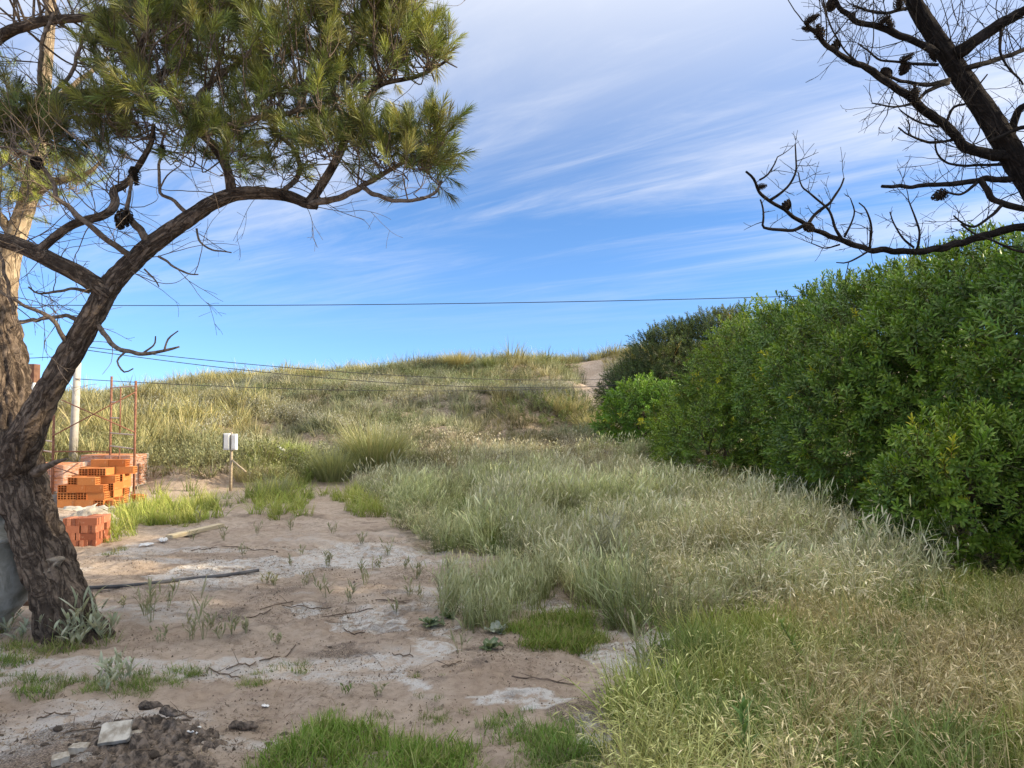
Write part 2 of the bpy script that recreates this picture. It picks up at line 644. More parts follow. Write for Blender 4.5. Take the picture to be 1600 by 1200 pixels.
DARK = [[(60, 1150), (160, 1120), (290, 1130), (330, 1190), (300, 1240), (0, 1240), (0, 1190)],
        [(500, 1015), (540, 1008), (590, 1030), (560, 1040)],
        [(780, 860), (900, 862), (920, 940), (860, 950), (790, 930)],
        [(860, 1110), (960, 1080), (1000, 1110), (960, 1150), (880, 1140)],
        [(340, 960), (380, 955), (385, 970), (350, 975)],
        [(345, 1138), (405, 1135), (400, 1150), (350, 1150)],
        [(30, 1010), (110, 1000), (120, 1020), (50, 1030)]]
wob = 0.10
jx = fx + wob * (fbm(fx / 0.16, fy / 0.16, 0, 71, 3) - 0.5) * 2.2
jy = fy + wob * (fbm(fx / 0.16, fy / 0.16, 0, 77, 3) - 0.5) * 3.5
near = (fy > 2) & (fy < 20) & (fx > -12) & (fx < 9)
mw = np.zeros(len(fx))
md = np.zeros(len(fx))
mw[near] = np.max([inside(GP(p), jx[near], jy[near]) for p in WHITE], 0)
md[near] = np.max([inside(GP(p), jx[near], jy[near]) for p in DARK], 0)
crust = sm(0.50, 0.66, fbm(fx / 0.9, fy / 0.35, 0, 81, 4)) * (fy > 2.6) * (1 - sm(8.5, 10, fy)) * (fx > -4.6) * (fx < 1.3)
mw = np.clip(mw + 0.75 * crust, 0, 1)
crumb = sm(0.60, 0.72, fbm(fx / 0.22, fy / 0.16, 0, 91, 4)) * sm(0.42, 0.62, fbm(fx / 1.4, fy / 1.0, 0, 95, 2))
md = np.clip(md + 0.8 * crumb * (fy < 15), 0, 1)
FIELD = [(560, 762), (585, 790), (612, 806), (645, 858), (720, 864), (800, 876), (862, 905), (900, 962), (985, 992), (1060, 982), (1150, 965),
         (1250, 985), (1400, 965), (1560, 905), (1900, 860), (1500, 715), (1100, 708), (560, 712)]
DRY = [(985, 1100), (1000, 1200), (940, 1300), (1800, 1300), (1800, 930), (1500, 925), (1400, 945), (1300, 968), (1200, 985), (1120, 1005), (1060, 1050)]
WF, WD = GP(FIELD), GP(DRY)
mv = np.zeros(len(fx))
mv[near] = np.maximum(inside(WF, jx[near], jy[near]), inside(WD, jx[near], jy[near]))
mv = np.maximum(mv, sm(15.6, 16.6, fy) * (1 - 0.95 * np.exp(-((fx - 3.4 - 0.05 * (fy - 28)) / 1.0) ** 2) * sm(23, 26, fy)))
gm.add(np.stack([fx, fy, ZZ.ravel()], -1), GQ, None, np.stack([mw, md, mv], -1))

m, t, out = new_mat('sandy_ground')
v = obj_coord(t)
a = t.new('ShaderNodeAttribute', attribute_name='Col')
sp = t.new('ShaderNodeSeparateColor')
t.put(sp.inputs[0], a.outputs['Color'])
n1 = t.noise(v, 1.3, 6, 0.6, 0.4)
n2 = t.noise(v, 14, 6, 0.65, 0.2)
n3 = t.noise(v, 120, 4, 0.7)
n4 = t.noise(v, 420, 2, 0.6)
col = t.mix(t.ramp(n1, 0.35, 0.65), (0.52, 0.405, 0.312), (0.65, 0.53, 0.425))
col = t.mix(t.ramp(n2, 0.35, 0.7, 0, 0.55), col, (0.32, 0.235, 0.175))
wf = t.math('MULTIPLY', sp.outputs[0], t.ramp(t.math('ADD', t.math('MULTIPLY', n2, 0.7), t.math('MULTIPLY', n3, 0.4)), 0.46, 0.58), clamp=True)
col = t.mix(t.math('MULTIPLY', wf, 0.9), col, (0.80, 0.77, 0.73))
df = t.math('MULTIPLY', sp.outputs[1], t.ramp(n3, 0.35, 0.6))
col = t.mix(t.math('MULTIPLY', df, 0.8), col, (0.085, 0.065, 0.052))
vf = t.math('MULTIPLY', sp.outputs[2], t.ramp(n2, 0.25, 0.6))
col = t.mix(t.math('MULTIPLY', vf, 0.75), col, (0.17, 0.135, 0.08))
col = t.mix(t.ramp(n4, 0.58, 0.75, 0, 0.5), col, (0.16, 0.12, 0.09))
streakn = t.noise(t.mapping(v, scale=(1.0, 2.6, 1.0)), 9, 7, 0.7, 1.2)
col = t.mix(t.math('MULTIPLY', t.ramp(streakn, 0.60, 0.70), 0.5), col, (0.20, 0.145, 0.105))
vs = t.new('ShaderNodeTexVoronoi')
t.put(vs.inputs['Vector'], v)
vs.inputs['Scale'].default_value = 55
spk = t.math('MULTIPLY', t.ramp(vs.outputs[0], 0.24, 0.10), t.ramp(n2, 0.45, 0.62))
col = t.mix(t.math('MULTIPLY', spk, 0.75), col, (0.11, 0.08, 0.06))
h = t.math('ADD', t.math('MULTIPLY', n2, 1.0), t.math('ADD', t.math('MULTIPLY', n3, 0.5), t.math('MULTIPLY', n4, 0.2)))
principled(t, out, col, 0.95, 0.15, 0, h, 1.0, 0.035)
ground = gm.obj('ground', m)
tag(ground, kind='structure')
ground['label'] = 'bare sandy yard with pale lime crusts rising into dunes'

# ------------------------------------------------------------------ scatter (geometry nodes) for uncountable plants
PROTO = {}


def proto_collection(name, makers, mat):
    c = bpy.data.collections.new(name)
    for k, mbk in enumerate(makers):
        o = bpy.data.objects.new('%s_%02d' % (name, k), mbk.mesh('%s_%02d' % (name, k), mat))
        c.objects.link(o)
    PROTO[name] = (c, len(makers))
    return c


def scatter_group(coll):
    key = 'scatter_' + coll.name
    if key in bpy.data.node_groups:
        return bpy.data.node_groups[key]
    g = bpy.data.node_groups.new(key, 'GeometryNodeTree')
    g.interface.new_socket('Geometry', in_out='INPUT', socket_type='NodeSocketGeometry')
    g.interface.new_socket('Geometry', in_out='OUTPUT', socket_type='NodeSocketGeometry')
    gi = g.nodes.new('NodeGroupInput')
    go = g.nodes.new('NodeGroupOutput')
    ci = g.nodes.new('GeometryNodeCollectionInfo')
    ci.inputs['Collection'].default_value = coll
    ci.inputs['Separate Children'].default_value = True
    ci.inputs['Reset Children'].default_value = True
    m2p = g.nodes.new('GeometryNodeMeshToPoints')
    ip = g.nodes.new('GeometryNodeInstanceOnPoints')
    ip.inputs['Pick Instance'].default_value = True

    def att(nm, ty):
        n_ = g.nodes.new('GeometryNodeInputNamedAttribute')
        n_.data_type = ty
        n_.inputs['Name'].default_value = nm
        return n_.outputs[0]
    L = g.links
    e2r = g.nodes.new('FunctionNodeEulerToRotation')
    L.new(att('rot', 'FLOAT_VECTOR'), e2r.inputs[0])
    L.new(gi.outputs[0], m2p.inputs['Mesh'])
    L.new(m2p.outputs[0], ip.inputs['Points'])
    L.new(ci.outputs[0], ip.inputs['Instance'])
    L.new(att('pick', 'INT'), ip.inputs['Instance Index'])
    L.new(e2r.outputs[0], ip.inputs['Rotation'])
    L.new(att('scl', 'FLOAT_VECTOR'), ip.inputs['Scale'])
    L.new(ip.outputs[0], go.inputs[0])
    return g


def scatter(name, proto, pts, rot, scl, tint, parent=None):
    coll, nk = PROTO[proto]
    pts = np.asarray(pts, float)
    N = len(pts)
    me = bpy.data.meshes.new(name)
    me.vertices.add(N)
    me.vertices.foreach_set('co', pts.astype(np.float32).ravel())
    scl = np.asarray(scl, float)
    if scl.ndim == 1:
        scl = np.repeat(scl[:, None], 3, 1)

    def put(nm, ty, key, arr):
        at = me.attributes.new(nm, ty, 'POINT')
        at.data.foreach_set(key, np.ascontiguousarray(arr).ravel())
    put('rot', 'FLOAT_VECTOR', 'vector', np.asarray(rot, np.float32))
    put('scl', 'FLOAT_VECTOR', 'vector', scl.astype(np.float32))
    put('tint', 'FLOAT_COLOR', 'color', np.concatenate([tint, np.ones((N, 1))], 1).astype(np.float32))
    put('pick', 'INT', 'value', rng.integers(0, nk, N).astype(np.int32))
    me.update()
    o = bpy.data.objects.new(name, me)
    COL.objects.link(o)
    if parent:
        o.parent = parent
    md_ = o.modifiers.new('scatter', 'NODES')
    md_.node_group = scatter_group(coll)
    return o


def euler_from_dir(d, spin):
    """euler XYZ turning +Z to direction d after a spin about Z"""
    d = d / (np.linalg.norm(d, axis=1)[:, None] + 1e-12)
    out = np.zeros((len(d), 3), np.float32)
    for i in range(len(d)):
        q = Vector((0, 0, 1)).rotation_difference(Vector(d[i]))
        e = (q.to_matrix() @ Matrix.Rotation(float(spin[i]), 3, 'Z')).to_euler()
        out[i] = e
    return out


def cvar(base, n, dv=0.15, dh=0.06):
    b = np.asarray(base, float)
    v = 1 + rng.normal(0, dv, (n, 1))
    hsh = 1 + rng.normal(0, dh, (n, 3))
    return np.clip(b[None] * v * hsh, 0.005, 0.95)


def U(a, b, n):
    return rng.uniform(a, b, n)


# --- grass prototypes
def pick_cols(n, cols):
    cols = np.array(cols, float)
    k = rng.integers(0, len(cols), n)
    return np.clip(cols[k] * (1 + rng.normal(0, 0.12, (n, 1))), 0.005, 0.95)


def tuft_field():
    mb = MB()
    n = 16
    az = U(0, 6.283, n)
    r = 0.09 * np.sqrt(U(0, 1, n))
    b = np.stack([r * np.cos(az * 1.7), r * np.sin(az * 1.7), np.full(n, -0.02)], -1)
    h = U(0.34, 0.62, n)
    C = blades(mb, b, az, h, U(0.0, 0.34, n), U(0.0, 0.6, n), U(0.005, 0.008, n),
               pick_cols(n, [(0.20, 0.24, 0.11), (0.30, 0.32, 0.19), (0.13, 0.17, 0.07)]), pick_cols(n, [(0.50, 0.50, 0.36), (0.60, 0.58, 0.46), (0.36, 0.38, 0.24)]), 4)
    # narrow ears
    k = 9
    ax = U(0, 6.283, k)
    blades(mb, C[:k, -1] - np.array([0, 0, 0.06]), ax, U(0.07, 0.13, k), U(0.05, 0.5, k), U(0, 0.5, k), U(0.010, 0.016, k),
           pick_cols(k, [(0.46, 0.47, 0.34)]), pick_cols(k, [(0.58, 0.56, 0.44)]), 3, 'lance')
    # side leaves
    s = 22
    pi_ = rng.integers(0, n, s)
    ti = rng.integers(1, 4, s)
    blades(mb, C[pi_, ti], U(0, 6.283, s), U(0.10, 0.22, s), U(0.3, 0.9, s), U(0.2, 1.2, s), U(0.006, 0.010, s),
           pick_cols(s, [(0.25, 0.30, 0.16), (0.33, 0.36, 0.23)]), pick_cols(s, [(0.42, 0.44, 0.31)]), 3)
    k = 14
    az = U(0, 6.283, k)
    blades(mb, np.stack([0.06 * np.cos(az), 0.06 * np.sin(az), np.full(k, -0.02)], -1), az, U(0.15, 0.35, k), U(0.1, 0.6, k), U(0.2, 1.0, k), U(0.004, 0.007, k),
           pick_cols(k, [(0.16, 0.20, 0.08), (0.30, 0.27, 0.15)]), pick_cols(k, [(0.30, 0.32, 0.18)]), 3)
    return mb


def tuft_dry():
    mb = MB()
    n = 42
    az = U(0, 6.283, n)
    r = 0.10 * np.sqrt(U(0, 1, n))
    b = np.stack([r * np.cos(az * 2.3), r * np.sin(az * 2.3), np.full(n, -0.02)], -1)
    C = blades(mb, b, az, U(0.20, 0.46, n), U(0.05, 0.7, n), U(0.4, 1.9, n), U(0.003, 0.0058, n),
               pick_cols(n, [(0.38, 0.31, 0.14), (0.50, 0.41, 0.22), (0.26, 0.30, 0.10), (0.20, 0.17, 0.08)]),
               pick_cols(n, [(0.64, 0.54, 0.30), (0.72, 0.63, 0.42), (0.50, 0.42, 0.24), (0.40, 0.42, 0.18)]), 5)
    s = 56                                                    # drooping panicles
    pi_ = rng.integers(0, n, s)
    ti = rng.integers(3, 6, s)
    blades(mb, C[pi_, ti], az[pi_] + U(-0.8, 0.8, s), U(0.03, 0.07, s), U(1.0, 2.2, s), U(0.2, 0.9, s), U(0.005, 0.009, s),
           pick_cols(s, [(0.60, 0.50, 0.30)]), pick_cols(s, [(0.74, 0.64, 0.44), (0.60, 0.48, 0.30)]), 2, 'lance')
    return mb


def tuft_lawn():
    mb = MB()
    n = 46
    az = U(0, 6.283, n)
    r = 0.075 * np.sqrt(U(0, 1, n))
    b = np.stack([r * np.cos(az * 3.1), r * np.sin(az * 3.1), np.full(n, -0.01)], -1)
    blades(mb, b, az, U(0.03, 0.10, n), U(0.0, 0.8, n), U(0.1, 1.2, n), U(0.003, 0.0055, n),
           pick_cols(n, [(0.10, 0.17, 0.03), (0.14, 0.22, 0.04), (0.10, 0.19, 0.04), (0.26, 0.24, 0.10)]),
           pick_cols(n, [(0.19, 0.29, 0.06), (0.25, 0.33, 0.09), (0.16, 0.25, 0.05), (0.42, 0.38, 0.20)]), 3)
    return mb


def tuft_green():
    mb = MB()
    n = 34
    az = U(0, 6.283, n)
    r = 0.08 * np.sqrt(U(0, 1, n))
    b = np.stack([r * np.cos(az * 2.7), r * np.sin(az * 2.7), np.full(n, -0.02)], -1)
    blades(mb, b, az, U(0.14, 0.34, n), U(0.05, 0.6, n), U(0.1, 1.4, n), U(0.005, 0.010, n),
           pick_cols(n, [(0.10, 0.17, 0.04), (0.15, 0.22, 0.06)]), pick_cols(n, [(0.22, 0.30, 0.09), (0.33, 0.36, 0.16)]), 4)
    return mb


def tuft_dune():
    mb = MB()
    n = 50
    az = U(0, 6.283, n)
    r = 0.20 * np.sqrt(U(0, 1, n))
    b = np.stack([r * np.cos(az), r * np.sin(az), np.full(n, -0.04)], -1)
    blades(mb, b, az, U(0.30, 0.80, n), U(0.0, 0.65, n), U(0.1, 1.2, n), U(0.012, 0.024, n),
           pick_cols(n, [(0.17, 0.18, 0.09), (0.28, 0.27, 0.15), (0.36, 0.31, 0.18), (0.10, 0.11, 0.05)]),
           pick_cols(n, [(0.44, 0.42, 0.27), (0.56, 0.52, 0.36), (0.36, 0.37, 0.24), (0.24, 0.25, 0.14)]), 4)
    return mb


def tuft_scrub():
    mb = MB()
    n = 40                                                     # woody twigs with small grey leaves
    az = U(0, 6.283, n)
    b = np.stack([0.1 * np.cos(az), 0.1 * np.sin(az), np.full(n, -0.03)], -1)
    C = blades(mb, b, az, U(0.25, 0.55, n), U(0.1, 0.9, n), U(-0.3, 0.7, n), U(0.006, 0.010, n),
               pick_cols(n, [(0.20, 0.16, 0.12)]), pick_cols(n, [(0.34, 0.30, 0.23)]), 4)
    s = 220
    pi_ = rng.integers(0, n, s)
    ti = rng.integers(1, 5, s)
    blades(mb, C[pi_, ti] + rng.normal(0, 0.02, (s, 3)), U(0, 6.283, s), U(0.035, 0.07, s), U(0.1, 1.4, s), U(0, 0.6, s), U(0.016, 0.028, s),
           pick_cols(s, [(0.30, 0.29, 0.22), (0.38, 0.37, 0.29), (0.26, 0.27, 0.17)]), pick_cols(s, [(0.44, 0.42, 0.33)]), 2, 'lance')
    return mb


def shoot(nleaf=18, L=0.16, leaf=(0.055, 0.085), wd=(0.013, 0.020), cols=None, tips=None):
    mb = MB()
    z = np.linspace(0.0, L, nleaf)
    az = np.arange(nleaf) * 2.4 + U(-0.3, 0.3, nleaf)
    b = np.stack([0.004 * np.cos(az), 0.004 * np.sin(az), z], -1)
    f = np.linspace(1, 0, nleaf)
    blades(mb, b, az, U(leaf[0], leaf[1], nleaf) * (0.75 + 0.25 * f), 0.35 + 0.9 * f + U(-0.2, 0.2, nleaf), U(0.0, 0.6, nleaf), U(wd[0], wd[1], nleaf),
           pick_cols(nleaf, cols), pick_cols(nleaf, tips), 3, 'lance', twist=U(-0.25, 0.25, nleaf), fold=0.25)
    p = np.array([[0, 0, -0.14], [0.004, 0, 0], [0, 0, L]])
    tube(mb, p, [0.004, 0.003, 0.002], 4, (0.10, 0.10, 0.05), cap=False)
    return mb


proto_collection('field_tuft', [tuft_field() for _ in range(6)], M_GRASS)
proto_collection('dry_tuft', [tuft_dry() for _ in range(6)], M_GRASS)
proto_collection('lawn_tuft', [tuft_lawn() for _ in range(5)], M_GRASS)
proto_collection('green_tuft', [tuft_green() for _ in range(5)], M_GRASS)
proto_collection('dune_tuft', [tuft_dune() for _ in range(6)], M_GRASS)
proto_collection('scrub_tuft', [tuft_scrub() for _ in range(5)], M_GRASS)
proto_collection('leaf_shoot', [shoot(16, 0.17, (0.07, 0.11), (0.018, 0.028), cols=[(0.074, 0.152, 0.024), (0.098, 0.182, 0.028), (0.053, 0.122, 0.024)],
                                      tips=[(0.130, 0.215, 0.042), (0.195, 0.275, 0.058)]) for _ in range(6)], M_LEAF)
proto_collection('fine_shoot', [shoot(20, 0.20, (0.05, 0.08), (0.010, 0.015), cols=[(0.050, 0.085, 0.026), (0.065, 0.10, 0.030)],
                                      tips=[(0.10, 0.135, 0.04), (0.08, 0.115, 0.036)]) for _ in range(5)], M_LEAF)


def sample_poly(poly, dens, wob_=0.12, edge=None):
    lo, hi = poly.min(0), poly.max(0)
    n = int((hi[0] - lo[0]) * (hi[1] - lo[1]) * dens)
    x, y = U(lo[0], hi[0], n), U(lo[1], hi[1], n)
    qx = x + wob_ * 2 * (fbm(x / 0.3, y / 0.3, 0, 101, 2) - 0.5)
    qy = y + wob_ * 3 * (fbm(x / 0.3, y / 0.3, 0, 107, 2) - 0.5)
    k = inside(poly, qx, qy)
    return x[k], y[k]


def standing(x, y, tilt=0.12, wind=(0.0, 0.0)):
    n = len(x)
    pts = np.stack([x, y, hgt(x, y)], -1)
    rot = np.stack([rng.normal(wind[1], tilt, n), rng.normal(wind[0], tilt, n), U(0, 6.283, n)], -1)
    return pts, rot


TRUNK_XY = np.array([-3.15, 5.35])


def off_trunk(x, y, r=0.33):
    k = np.hypot(x - TRUNK_XY[0], y - TRUNK_XY[1]) > r
    return x[k], y[k]


def tints(x, y, base, s=0, amp=0.35, wl=1.2, hue=None, hamp=0.5):
    """slow patches of plant colour: value by one noise, hue drift to another plant colour by a second"""
    n = len(x)
    v = 1 + amp * 2 * (fbm(x / wl, y / wl, 0, 200 + s, 3) - 0.5) + rng.normal(0, 0.10, n)
    c = np.asarray(base, float)[None] * np.ones((n, 1))
    if hue is not None:
        f = sm(0.45, 0.62, fbm(x / (wl * 1.6), y / (wl * 1.6), 0, 260 + s, 3)) * hamp
        c = c * (1 - f[:, None]) + np.asarray(hue, float)[None] * f[:, None]
    return np.clip(c * np.clip(v, 0.4, 1.8)[:, None], 0.02, 2.0)


# tall sage-green grass field
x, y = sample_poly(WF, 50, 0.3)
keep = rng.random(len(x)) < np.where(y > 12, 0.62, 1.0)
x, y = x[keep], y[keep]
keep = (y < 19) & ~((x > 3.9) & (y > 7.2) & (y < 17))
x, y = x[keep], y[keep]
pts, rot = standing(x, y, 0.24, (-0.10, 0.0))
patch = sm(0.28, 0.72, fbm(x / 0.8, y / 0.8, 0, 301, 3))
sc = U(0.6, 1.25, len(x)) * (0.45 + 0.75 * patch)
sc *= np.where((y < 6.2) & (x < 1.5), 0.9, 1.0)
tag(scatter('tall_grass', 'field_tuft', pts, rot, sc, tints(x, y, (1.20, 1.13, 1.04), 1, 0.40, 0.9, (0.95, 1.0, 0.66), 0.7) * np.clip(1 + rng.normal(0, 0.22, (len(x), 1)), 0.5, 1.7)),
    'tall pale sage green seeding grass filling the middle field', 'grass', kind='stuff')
x, y = sample_poly(WF, 30, 0.2)
keep = rng.random(len(x)) < 0.6 * sm(0.42, 0.6, fbm(x / 0.9, y / 0.9, 0, 311, 2))
keep &= ~((x > 3.9) & (y > 7.2))
x, y = x[keep], y[keep]
pts, rot = standing(x, y, 0.15)
tag(scatter('understorey_grass', 'green_tuft', pts, rot, U(0.7, 1.3, len(x)), tints(x, y, (0.95, 1.0, 0.9), 2, 0.3, 1.0)),
    'fresh green leafy undergrowth between the tall pale grass stalks', 'grass', kind='stuff')
# dry pale stalks among them, thickest beside the shrubs
x, y = sample_poly(WF, 60, 0.2)
dp = sm(0.46, 0.60, fbm(x / 0.7, y / 0.9, 0, 341, 3)) * (0.35 + 0.65 * sm(0.5, 2.5, x))
keep = (rng.random(len(x)) < dp) & ~((x > 4.0) & (y > 7.2)) & (y < 18)
x, y = x[keep], y[keep]
pts, rot = standing(x, y, 0.35, (-0.15, 0.0))
tag(scatter('bleached_grass', 'dry_tuft', pts, rot, U(0.8, 1.3, len(x)) * (1 + 0.45 * sm(0.8, 2.5, x)), tints(x, y, (1.05, 1.12, 1.2), 14, 0.45, 0.6) * np.clip(1 + rng.normal(0, 0.25, (len(x), 1)), 0.5, 1.7)),
    'bleached tangled dead stalks leaning through the tall grass', 'grass', kind='stuff')
# the near stalk clump in front of the field
CL1 = GP([(688, 945), (700, 985), (795, 988), (850, 965), (860, 915), (800, 905), (705, 925)])
x, y = sample_poly(CL1, 70, 0.08)
pts, rot = standing(x, y, 0.08)
tag(scatter('stalk_clump', 'field_tuft', pts, rot, U(0.5, 0.78, len(x)), tints(x, y, (0.95, 0.95, 0.75), 3, 0.2, 0.5)),
    'clump of upright straw green stalks standing alone on the sand', 'grass', kind='stuff')

# dry straw grass bottom right with green patches
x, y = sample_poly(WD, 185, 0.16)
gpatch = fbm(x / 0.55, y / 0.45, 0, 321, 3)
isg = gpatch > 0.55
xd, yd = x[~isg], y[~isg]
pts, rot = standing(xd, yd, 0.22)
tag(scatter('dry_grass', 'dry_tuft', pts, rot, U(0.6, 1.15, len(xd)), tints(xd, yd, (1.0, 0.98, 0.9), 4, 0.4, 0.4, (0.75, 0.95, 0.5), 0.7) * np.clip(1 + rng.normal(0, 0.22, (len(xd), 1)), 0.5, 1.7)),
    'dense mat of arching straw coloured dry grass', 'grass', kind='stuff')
xg, yg = x[isg], y[isg]
xt, yt = sample_poly(GP([(1300, 1000), (1370, 985), (1440, 1040), (1430, 1100), (1350, 1085)]), 160, 0.08)
xe, ye = sample_poly(GP([(1010, 1040), (1100, 1010), (1230, 1000), (1230, 1050), (1110, 1110), (1030, 1100)]), 55, 0.2)
xg, yg = np.concatenate([xg, xt, xe]), np.concatenate([yg, yt, ye])
pts, rot = standing(xg, yg, 0.2)
tag(scatter('green_grass_patches', 'green_tuft', pts, rot, U(0.7, 1.25, len(xg)), tints(xg, yg, (1.0, 1.0, 0.9), 5, 0.35, 0.5, (1.7, 1.3, 0.9), 0.5)),
    'fresh green grass growing through the straw coloured mat', 'grass', kind='stuff')

# short lawn patches on the sand
LAWN = [([(395, 1215), (430, 1168), (520, 1146), (620, 1142), (700, 1165), (740, 1230), (560, 1290), (380, 1270)], 620, 1.25, (0.95, 1.0, 0.8)),
        ([(470, 1120), (560, 1100), (660, 1085), (740, 1095), (770, 1130), (900, 1110), (920, 1230), (700, 1250), (600, 1160)], 130, 0.62, (1.0, 0.95, 1.0)),
        ([(770, 1135), (850, 1098), (905, 1122), (925, 1200), (900, 1260), (770, 1250)], 420, 0.95, (0.85, 0.92, 0.85)),
        ([(785, 985), (830, 968), (905, 963), (958, 1000), (950, 1022), (880, 1030), (820, 1007)], 650, 1.15, (1.05, 1.0, 0.85)),
        ([(-30, 1045), (60, 1032), (150, 1040), (260, 1048), (335, 1060), (300, 1076), (220, 1094), (100, 1090), (-30, 1085)], 330, 0.85, (0.9, 0.9, 0.9)),
        ([(378, 1064), (430, 1036), (500, 1026), (475, 1050), (400, 1077)], 260, 0.6, (0.95, 0.9, 0.9)),
        ([(10, 985), (60, 995), (165, 1005), (140, 1022), (60, 1038), (-20, 1030), (-40, 990)], 260, 1.1, (1.25, 1.1, 1.2)),
        ([(150, 845), (180, 830), (200, 858), (170, 872)], 80, 1.0, (1.2, 1.0, 0.7)),
        ([(640, 1040), (760, 1050), (760, 1075), (650, 1065)], 60, 0.5, (1.0, 0.9, 0.9)),
        ([(1000, 1040), (1060, 1060), (1000, 1200), (930, 1200), (960, 1090)], 160, 0.7, (0.9, 0.9, 0.9))]
px_, py_, ps_, pc_ = [], [], [], []
for poly, dn, s_, tc_ in LAWN:
    x, y = sample_poly(GP(poly), dn, 0.22)
    x, y = off_trunk(x, y)
    fill = 0.42 if s_ > 1.12 else 0.10
    k = rng.random(len(x)) < fill + (1 - fill) * sm(0.36, 0.58, fbm(x / 0.22, y / 0.2, 0, 331, 3))
    x, y = x[k], y[k]
    px_.append(x)
    py_.append(y)
    ps_.append(U(0.55, 1.25, len(x)) * s_ * (0.6 + 0.7 * fbm(x / 0.2, y / 0.2, 0, 335, 2)))
    pc_.append(tints(x, y, tc_, 6, 0.3, 0.3))
x, y = np.concatenate(px_), np.concatenate(py_)
pts, rot = standing(x, y, 0.15)
tag(scatter('short_grass', 'lawn_tuft', pts, rot, np.concatenate(ps_), np.concatenate(pc_)),
    'short bright green grass patches on the bare sand', 'grass', kind='stuff')

# grass by the brick stacks, sunlight painted in as a yellow tint
px_, py_ = [], []
for poly, dn in (([(190, 800), (235, 786), (330, 786), (348, 808), (300, 822), (230, 822), (205, 850), (165, 858), (168, 825)], 30),
                 ([(380, 772), (480, 782), (505, 800), (420, 822), (386, 804)], 13), ([(545, 790), (620, 770), (640, 800), (570, 810)], 18), ([(480, 770), (560, 772), (590, 800), (520, 792)], 12)):
    x, y = sample_poly(GP(poly), dn, 0.2)
    px_.append(x)
    py_.append(y)
x, y = np.concatenate(px_), np.concatenate(py_)
pts, rot = standing(x, y, 0.14)
tag(scatter('yard_grass', 'green_tuft', pts, rot, U(0.55, 1.5, len(x)), tints(x, y, (1.7, 1.45, 1.1), 7, 0.25, 0.6)),
    'knee high green grass beside the brick stacks, tinted yellow as if sunlit', 'grass', kind='stuff')

# green weeds over the little cut bank right of the meter boxes
px_, py_ = [], []
for poly, dn in (([(368, 748), (376, 712), (480, 706), (505, 748), (430, 744)], 40), ([(370, 762), (470, 758), (500, 790), (400, 788)], 7), ([(240, 765), (360, 770), (380, 800), (240, 790)], 3)):
    x, y = sample_poly(GP(poly), dn, 0.3)
    px_.append(x)
    py_.append(y)
x, y = np.concatenate(px_), np.concatenate(py_)
pts, rot = standing(x, y, 0.2)
tag(scatter('bank_weeds', 'green_tuft', pts, rot, U(0.8, 1.6, len(x)), tints(x, y, (1.25, 1.15, 1.0), 17, 0.4, 0.6, (1.7, 1.5, 1.2), 0.8)),
    'green weeds hanging over the small cut bank beside the meter boxes', 'weeds', kind='stuff')

# dune vegetation


def track(x, y):
    return np.exp(-((x - 3.4 - 0.05 * (y - 28)) / 0.85) ** 2) * sm(23.5, 25.5, y) * (1 - sm(34.5, 37, y))


TUSS = [(G(585, 735)[:2], 0.9), (G(522, 750)[:2], 0.75), (G(428, 775)[:2], 0.4)]


def clear_tuss(x, y):
    k = np.ones(len(x), bool)
    for c_, r_ in TUSS:
        k &= np.hypot(x - c_[0], y - c_[1] + 0.35) > r_
    return k


def dune_pts(dens, y0, y1, x0=-30, x1=13):
    n = int((x1 - x0) * (y1 - y0) * dens)
    x, y = U(x0, x1, n), U(y0, y1, n)
    k = (np.abs(x) < 0.78 * y + 3) & clear_tuss(x, y)
    k &= rng.random(n) > 1.3 * track(x, y)
    k &= ~((x > -13.5) & (x < -3.9) & (y < 15.0 + 0.35 * (vn(x * 0.9, 0, 0, 5) - 0.5) * 2))
    return x[k], y[k]


x, y = dune_pts(12.0, 14.8, 39.0)
field_like = (y < 17.2) & (x > -3.4)
keep = ~field_like & (rng.random(len(x)) < 0.72 + 0.28 * sm(0.35, 0.55, fbm(x / 2.0, y / 2.0, 0, 401, 3)))
x, y = x[keep], y[keep]
gold_sunlit = np.maximum(sm(-6.2, -8.5, x) * (1 - sm(23, 26, y)), sm(32.0, 35.0, y + 1.5 * (vn(x / 2, y / 2, 0, 402) - 0.5)))  # grass gold, painted stronger where left dune and crest are sunlit
gold_sunlit = np.clip(0.8 * gold_sunlit + 0.35 * sm(0.58, 0.70, fbm(x / 2.4, y / 1.6, 0, 405, 3)), 0, 1)
grey = tints(x, y, (0.80, 0.86, 0.88), 8, 0.5, 2.0, (1.0, 0.92, 0.90), 0.8)
gcol = tints(x, y, (1.12, 1.02, 0.74), 9, 0.35, 1.5)
tn = grey * (1 - gold_sunlit[:, None]) + gcol * gold_sunlit[:, None]
pts, rot = standing(x, y, 0.15, (-0.12, 0))
tn = tn * np.clip(1 + rng.normal(0, 0.28, (len(x), 1)), 0.45, 1.9) * 1.1
size = U(0.4, 1.0, len(x)) * (0.7 + 0.45 * gold_sunlit) * np.where(rng.random(len(x)) < 0.12, 1.5, 1.0)
tag(scatter('dune_grass', 'dune_tuft', pts, rot, size, tn), 'tussocky golden and grey green grass covering the dune slope, gold strengthened where sunlit', 'grass', kind='stuff')

